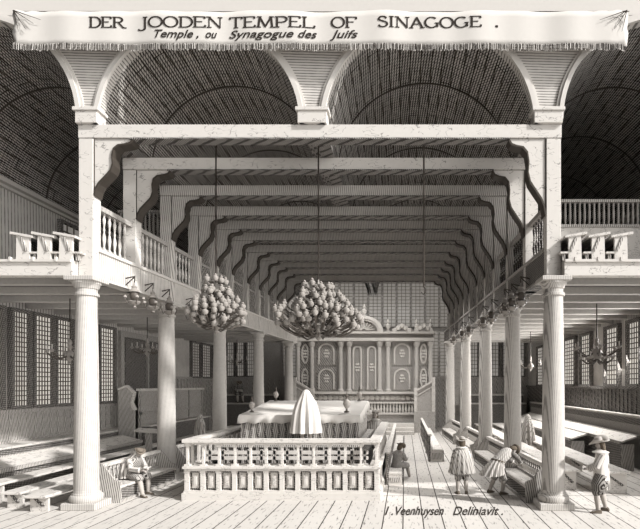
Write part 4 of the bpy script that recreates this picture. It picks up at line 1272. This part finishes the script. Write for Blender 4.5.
def coat(t, J, mat, hem_z, flare=.3, folds=12, amp=.09, name='coat', open_=True, ry=None):
    p, b, c, n = J['pelvis'], J['belly'], J['chest'], J['neck']
    hem = Vector((p.x, p.y, hem_z))
    mid = lerp(p, hem, .5)
    rr = [ring(hem, flare, (ry or flare*.82), 48, folds, amp), ring(mid, flare*.85, (ry or flare*.82)*.85, 48, folds, amp*.8), ring(p, .215, .175, 48, folds, amp*.4),
          ring(b, .19, .15, 48, folds, amp*.25), ring(c, .215, .155, 48, folds, amp*.2), ring(lerp(c, n, .6), .17, .125, 48), ring(n, .075, .075, 48)]
    MB().rings(rr, True, True).build(name, M[mat], t, smooth=True)
def hat(t, H, mat, brim=.22, h=.13, tilt=(0, 0), cock=.03):
    up = (H['up']+H['side']*tilt[0]+H['fwd']*tilt[1]).normalized()
    c = H['hc']+H['up']*.075-H['fwd']*.01
    MB().lathe([(.09, 0), (.098, .01), (.09, h*.7), (.08, h), (.03, h+.015)], c=c, n=24, axis=up).build('hat_crown', M[mat], t, smooth=True)
    n = 32; q = Vector((0, 0, 1)).rotation_difference(up)
    vs = []
    for r in (.085, brim*.7, brim):
        for i in range(n):
            a = 2*PI*i/n; vs.append(c+q @ Vector((r*math.cos(a), r*math.sin(a), (r-.085)/(brim-.085)*cock*(1+1.2*math.cos(2*a+.6)))))
    fs = [(k*n+i, k*n+(i+1) % n, (k+1)*n+(i+1) % n, (k+1)*n+i) for k in range(2) for i in range(n)]
    o = MB().add(vs, fs).build('hat_brim', M[mat], t, smooth=True); m = o.modifiers.new('t', 'SOLIDIFY'); m.thickness = .012
    MB().lathe([(.101, .012), (.103, .014), (.101, .04), (.095, .042)], c=c, n=24, axis=up).build('hat_band', M['boot'], t, smooth=True)
def hair(t, H, long=.0):
    up, fw, sd, hc = H['up'], H['fwd'], H['side'], H['hc']
    vs = []; n = 20; rr = []
    levels = [(.13, .02), (.12, .075), (.08, .1), (.02, .108), (-.05, .1), (-.09-long, .085), (-.12-long*1.3, .05)]
    for z, r in levels:
        c = hc+up*z-fw*(.022 if z > -.02 else .035)
        rr.append([c+(sd*math.cos(2*PI*i/n)*r*1.0+fw*(math.sin(2*PI*i/n)*r*(.82 if math.sin(2*PI*i/n) > 0 else 1.0)-(.02 if z < .09 else 0)*(math.sin(2*PI*i/n) > 0)*2)) for i in range(n)])
    MB().rings(rr).build('hair', M['hair'], t, smooth=True)

# standing man seen from the back, short pleated cloak and turned-up hat
def stand(dx=0):
    return dict(pelvis=(0, 0, .93), belly=(0, .0, 1.08), chest=(0, 0, 1.30), neck=(0, 0, 1.47), head=(0, .01, 1.60),
                shL=(-.19, 0, 1.38), elL=(-.27, .02, 1.12), wrL=(-.24, .10, .90), shR=(.19, 0, 1.38), elR=(.28, .02, 1.12), wrR=(.24, .12, .92),
                hipL=(-.10, 0, .88), knL=(-.12, .02, .48), anL=(-.13, 0, .085), toeL=(-.16, .13, .03),
                hipR=(.10, 0, .88), knR=(.12, .02, .48), anR=(.14, 0, .085), toeR=(.18, .13, .03))
def c1(t, J, H):
    breeches(t, J, 'cloth_grey'); sleeves(t, J, 'cloth_grey')
    coat(t, J, 'cloth_grey', .62, .33, 14, .10, 'coat')
    n, c = J['neck'], J['chest']
    rr = [ring(V3(0, 0, .66), .40, .31, 60, 15, .10), ring(V3(0, 0, 1.0), .34, .26, 60, 15, .08), ring(V3(0, 0, 1.25), .285, .21, 60, 15, .05), ring(V3(0, 0, 1.38), .22, .16, 60, 15, .02), ring(V3(0, 0, 1.47), .10, .09, 60)]
    MB().rings(rr, True, True).build('pleated_cloak', M['cloth_striped'], t, smooth=True)
    MB().lathe([(.07, 0), (.17, -.02), (.18, -.035), (.08, .03)], c=(0, 0, 1.475), n=20).build('collar', M['cloth_white'], t, smooth=True)
    hair(t, H, .03); hat(t, H, 'hat_pale', .21, .11, (.1, -.05), .06)
person((wx(462, 15.75), 15.75, 0), math.radians(8), 'standing man seen from behind, knee-length pleated cloak and turned-up hat', stand(), c1, 1.0)

# stooping man leaning over the pew, seen from behind
Jb = dict(pelvis=(0, -.05, .92), belly=(0.02, .08, 1.04), chest=(.02, .30, 1.20), neck=(.02, .45, 1.27), head=(.02, .57, 1.27),
          face=(0, .6, -.8),
          shL=(-.17, .34, 1.24), elL=(-.22, .50, 1.02), wrL=(-.12, .68, .86), shR=(.2, .34, 1.24), elR=(.26, .55, 1.05), wrR=(.14, .74, .90),
          hipL=(-.11, -.05, .87), knL=(-.16, .0, .47), anL=(-.24, -.12, .085), toeL=(-.26, .02, .03),
          hipR=(.11, -.03, .87), knR=(.14, .12, .47), anR=(.14, .05, .085), toeR=(.18, .18, .03))
def c2(t, J, H):
    breeches(t, J, 'cloth_grey'); sleeves(t, J, 'cloth_dark')
    def rg(c, rx, ry, tx, f=14, amp=.08): return ring(c, rx, ry, 56, f, amp, tilt=Matrix.Rotation(tx, 3, 'X'))
    rr = [rg((-.02, -.22, .60), .40, .33, .1), rg((-.01, -.14, .8), .33, .28, .1), rg(J['pelvis'], .24, .20, -.25), rg(J['belly'], .21, .16, -.7, amp=.04), rg(J['chest'], .235, .16, -1.0, amp=.03), rg(lerp(J['chest'], J['neck'], .7), .17, .12, -1.1, amp=.01), rg(J['neck'], .08, .08, -1.2, amp=0)]
    MB().rings(rr).build('coat', M['cloth_striped'], t, smooth=True)
    c = lerp(J['pelvis'], J['belly'], .3)
    MB().rings([rg(c, .235, .19, -.3, amp=.02), rg(c+V3(0, .02, .05), .235, .19, -.3, amp=.02)]).build('belt', M['boot'], t)
    hair(t, H, .0); hat(t, H, 'hat', .17, .09)
person((wx(497, 15.9), 15.75, 0), math.radians(-62), 'man in a flared coat stooping over the right-hand spindled pew', Jb, c2, 1.05)

# man with a wide hat at the right, cloak over his arm
Jc = dict(pelvis=(0, 0, .95), belly=(0, -.01, 1.10), chest=(0, -.02, 1.33), neck=(0, 0, 1.50), head=(.0, .03, 1.63),
          shL=(-.20, -.02, 1.41), elL=(-.27, .10, 1.15), wrL=(-.10, .27, 1.06), shR=(.20, -.02, 1.41), elR=(.29, -.02, 1.15), wrR=(.25, .10, .93),
          hipL=(-.10, 0, .90), knL=(-.14, .10, .50), anL=(-.16, .06, .085), toeL=(-.2, .2, .03),
          hipR=(.10, 0, .90), knR=(.13, -.02, .49), anR=(.15, -.12, .085), toeR=(.19, .0, .03))
def c3(t, J, H):
    breeches(t, J, 'cloth_dark', 'stocking'); sleeves(t, J, 'cloth_striped', (.10, .10, .085))
    for s in 'LR':
        limb(MB(), [J['hip'+s]+V3(0, 0, .03), lerp(J['hip'+s], J['kn'+s], .6), J['kn'+s]+V3(0, 0, .02)], [.14, .175, .10], n=18).build('baggy_breeches', M['cloth_dark'], t, smooth=True)
    coat(t, J, 'cloth_white', .80, .24, 10, .06, 'doublet')
    rr = []
    for z, r0, r1 in ((.52, .15, .12), (.8, .16, .12), (1.1, .16, .11), (1.35, .14, .1), (1.47, .08, .07)):
        rr.append(ring(V3(.20 if z < 1.4 else .12, -.08, z), r0, r1, 40, 7, .14))
    MB().rings(rr).build('cloak', M['cloth_striped'], t, smooth=True)
    MB().lathe([(.07, 0), (.19, -.03), (.2, -.05), (.08, .03)], c=J['neck'], n=20).build('collar', M['cloth_white'], t, smooth=True)
    hair(t, H, .06); hat(t, H, 'hat_pale', .25, .13, (-.12, .08), .05)
person((wx(600, 13.55), 13.5, 0), math.radians(70), 'man in a very wide-brimmed hat and white doublet standing at the right front', Jc, c3, 1.10)

# seated man at the left, striped shawl over his head
Jd = dict(pelvis=(0, 0, .57), belly=(0, .04, .72), chest=(0, .12, .94), neck=(0, .2, 1.10), head=(0, .27, 1.20), face=(0, 1, -.45),
          shL=(-.18, .13, 1.02), elL=(-.24, .25, .78), wrL=(-.10, .44, .74), shR=(.18, .13, 1.02), elR=(.24, .26, .78), wrR=(.10, .46, .74),
          hipL=(-.10, .03, .55), knL=(-.16, .46, .52), anL=(-.20, .42, .085), toeL=(-.22, .56, .03),
          hipR=(.10, .03, .55), knR=(.15, .48, .52), anR=(.16, .62, .085), toeR=(.18, .76, .03))
def c4(t, J, H):
    breeches(t, J, 'cloth_grey'); sleeves(t, J, 'cloth_striped')
    coat(t, J, 'cloth_grey', .49, .24, 8, .03, 'coat')
    # shawl over head and back
    rr = []
    spec = [((0, -.06, .50), .30, .19), ((0, -.05, .72), .29, .19), ((0, .01, .95), .27, .185), ((0, .09, 1.08), .19, .15), ((0, .17, 1.18), .125, .13), ((0, .20, 1.28), .105, .11), ((0, .21, 1.33), .05, .06)]
    for c, a, b in spec: rr.append(ring(c, a, b, 48, 11, .06))
    MB().rings(rr).build('striped_shawl', M['cloth_striped'], t, smooth=True)
    hat(t, H, 'hat', .15, .06)
    b = V3(0, .52, .79)
    MB().hexa([b+V3(-.13, -.06, 0), b+V3(0, -.06, -.02), b+V3(0, .1, .0), b+V3(-.13, .1, .02)], [b+V3(-.13, -.06, .02), b+V3(0, -.06, .0), b+V3(0, .1, .02), b+V3(-.13, .1, .04)]).hexa(
        [b+V3(0, -.06, -.02), b+V3(.13, -.06, 0), b+V3(.13, .1, .02), b+V3(0, .1, 0)], [b+V3(0, -.06, 0), b+V3(.13, -.06, .02), b+V3(.13, .1, .04), b+V3(0, .1, .02)]).build('held_pages', M['paper'], t)
person((xl(15.7)+.28, 15.65, 0), math.radians(-112), 'man seated on the left spindled pew, striped shawl over his bent head', Jd, c4, 1.08)

# reader wholly draped in a white shawl on the platform, and other shawled people
def draped(mat, hem, w, folds=11, top=1.75, book=False, dark=False):
    def f(t, J, H):
        breeches(t, J, 'cloth_dark')
        dz = J['head'].z-1.60
        rr = []
        for u, rx, ry in ((0, 1.0, .78), (.25, .93, .74), (.5, .84, .66), (.70, .68, .52), (.82, .48, .38), (.90, .33, .32), (.96, .24, .26), (1, .07, .08)):
            z = hem+(top+dz-hem)*u
            rr.append(ring(V3(0, J['head'].y*.8*u, z), w*rx, w*ry, 72, folds, .15*(1-u)**.6+.015, ph=.6+u*.5))
        MB().rings(rr).build('shawl', M[mat], t, smooth=True)
        return t
    return f
person((wx(306, 16.6), 16.62, 1.5), 0, 'reader wholly draped in a white shawl, standing before the reading table', stand(), draped('cloth_white', .32, .47, 11), 1.0)
person((6.0, 24.6, 0), math.radians(80), 'person draped in a white shawl among the right aisle benches', stand(), draped('cloth_striped', .5, .38, 9), 1.12)
person((wx(200, 25.5), 25.5, 0), math.radians(-60), 'person in a striped shawl among the left aisle benches behind the balustrade', stand(), draped('cloth_striped', .5, .34, 9), 1.1)
def sit(z):
    d = dict(Jd); return d
def c5(mat):
    def f(t, J, H):
        breeches(t, J, mat); sleeves(t, J, mat); coat(t, J, mat, .49, .24, 8, .03, 'coat'); hair(t, H, .02); hat(t, H, 'hat', .18, .08)
        b = V3(0, .52, .80)
        MB().box(-.13, .13, .46, .62, .78, .81).build('held_book', M['paper'], t)
    return f
person((-.32, 18.3, -.09), math.radians(-35), 'person seated reading in the long pew right of the balustrade', Jd, c5('cloth_grey'), 1.0)
person((wx(239, 40.2), 40.0, 2.0+.02), math.radians(-150), 'dark figure seated on the stepped bench at the back left', Jd, c5('cloth_dark'), 1.25)
person((wx(375, 22.4), 22.4, 0), math.radians(170), 'small figure standing at the back right corner of the balustrade', stand(), c1, 1.28)

# ------------------------------------------------------------------ light
def sun(d, e, col, ang):
    l = bpy.data.lights.new('sun', 'SUN'); l.energy = e; l.color = col; l.angle = ang
    o = bpy.data.objects.new('sun', l); C.objects.link(o); o.rotation_euler = Vector(d).to_track_quat('-Z', 'Y').to_euler()
    return o
az_, el = math.radians(64), math.radians(36)
# travels left, down and towards the back
sun((-math.sin(az_)*math.cos(el), math.cos(az_)*math.cos(el), -math.sin(el)), 4.0, (1, .985, .965), math.radians(2.5))
sun((-.76, .65, -.14), 1.0, (1, .99, .97), math.radians(50))  # added second sun, a soft fill reaching deep into the hall
def area(loc, d, sx, sy, e):
    l = bpy.data.lights.new('window_and_fill_light', 'AREA'); l.shape = 'RECTANGLE'; l.size = sx; l.size_y = sy; l.energy = e; l.color = (1, .98, .95)
    o = bpy.data.objects.new('window_and_fill_light', l); C.objects.link(o); o.location = loc; o.rotation_euler = Vector(d).to_track_quat('-Z', 'Y').to_euler()
    return o
area((WL+.5, 21, 4.4), (1, 0, -.1), 9, 3.2, 40)
area((WR-.5, 25, 4.8), (-1, -.1, -.45), 16, 2.2, 1250)
area((-3, 34.3, 9.9), (0, .9, -.5), 9, 1.2, 170)  # added fill lamp for back wall and ark, no window at this spot
area((WL+.5, 25, 9.2), (1, 0, .05), 8, 2, 40)
for x, y, e in ((0.0, 21.3, 1500), (0.0, 27.0, 2000), (-1.0, 32.2, 2300)):     # added fill spots brightening the nave floor, no roof opening there
    l = bpy.data.lights.new('nave_fill_spot', 'SPOT'); l.energy = e; l.spot_size = math.radians(110); l.spot_blend = 1.0
    l.shadow_soft_size = .12; l.color = (1, .985, .965)
    o = bpy.data.objects.new('nave_fill_spot', l); C.objects.link(o); o.location = (x, y, 10.45)
wd = bpy.data.worlds.new('world'); SC.world = wd; wd.use_nodes = True
nt = wd.node_tree; bg = nt.nodes['Background']; bg.inputs[0].default_value = (1.0, .98, .955, 1)
# pale overcast sky, brighter towards the sun side
tcw = nd(nt, 'ShaderNodeTexCoord'); sx = nd(nt, 'ShaderNodeSeparateXYZ'); nt.links.new(tcw.outputs['Generated'], sx.inputs[0])
mrw = nd(nt, 'ShaderNodeMapRange', interpolation_type='SMOOTHSTEP'); nt.links.new(sx.outputs[0], mrw.inputs[0])
mrw.inputs[1].default_value = -.25; mrw.inputs[2].default_value = .95; mrw.inputs[3].default_value = .05; mrw.inputs[4].default_value = 1.1
nt.links.new(mrw.outputs[0], bg.inputs[1])

# ------------------------------------------------------------------ camera and view
cam = bpy.data.cameras.new('camera'); co = bpy.data.objects.new('camera', cam); C.objects.link(co)
co.location = (0, 0, CAMZ); co.rotation_euler = (PI/2, 0, 0)
cam.sensor_width = 36; cam.lens = 36*F/640
cam.shift_x = -85/640; cam.shift_y = 120.5/640
cam.clip_end = 200
SC.camera = co
SC.view_settings.view_transform = 'Standard'; SC.view_settings.look = 'None'
SC.view_settings.gamma = 1; SC.view_settings.use_curve_mapping = False
SC.view_settings.exposure = 0.58
SC.cycles.max_bounces = 8; SC.cycles.diffuse_bounces = 5
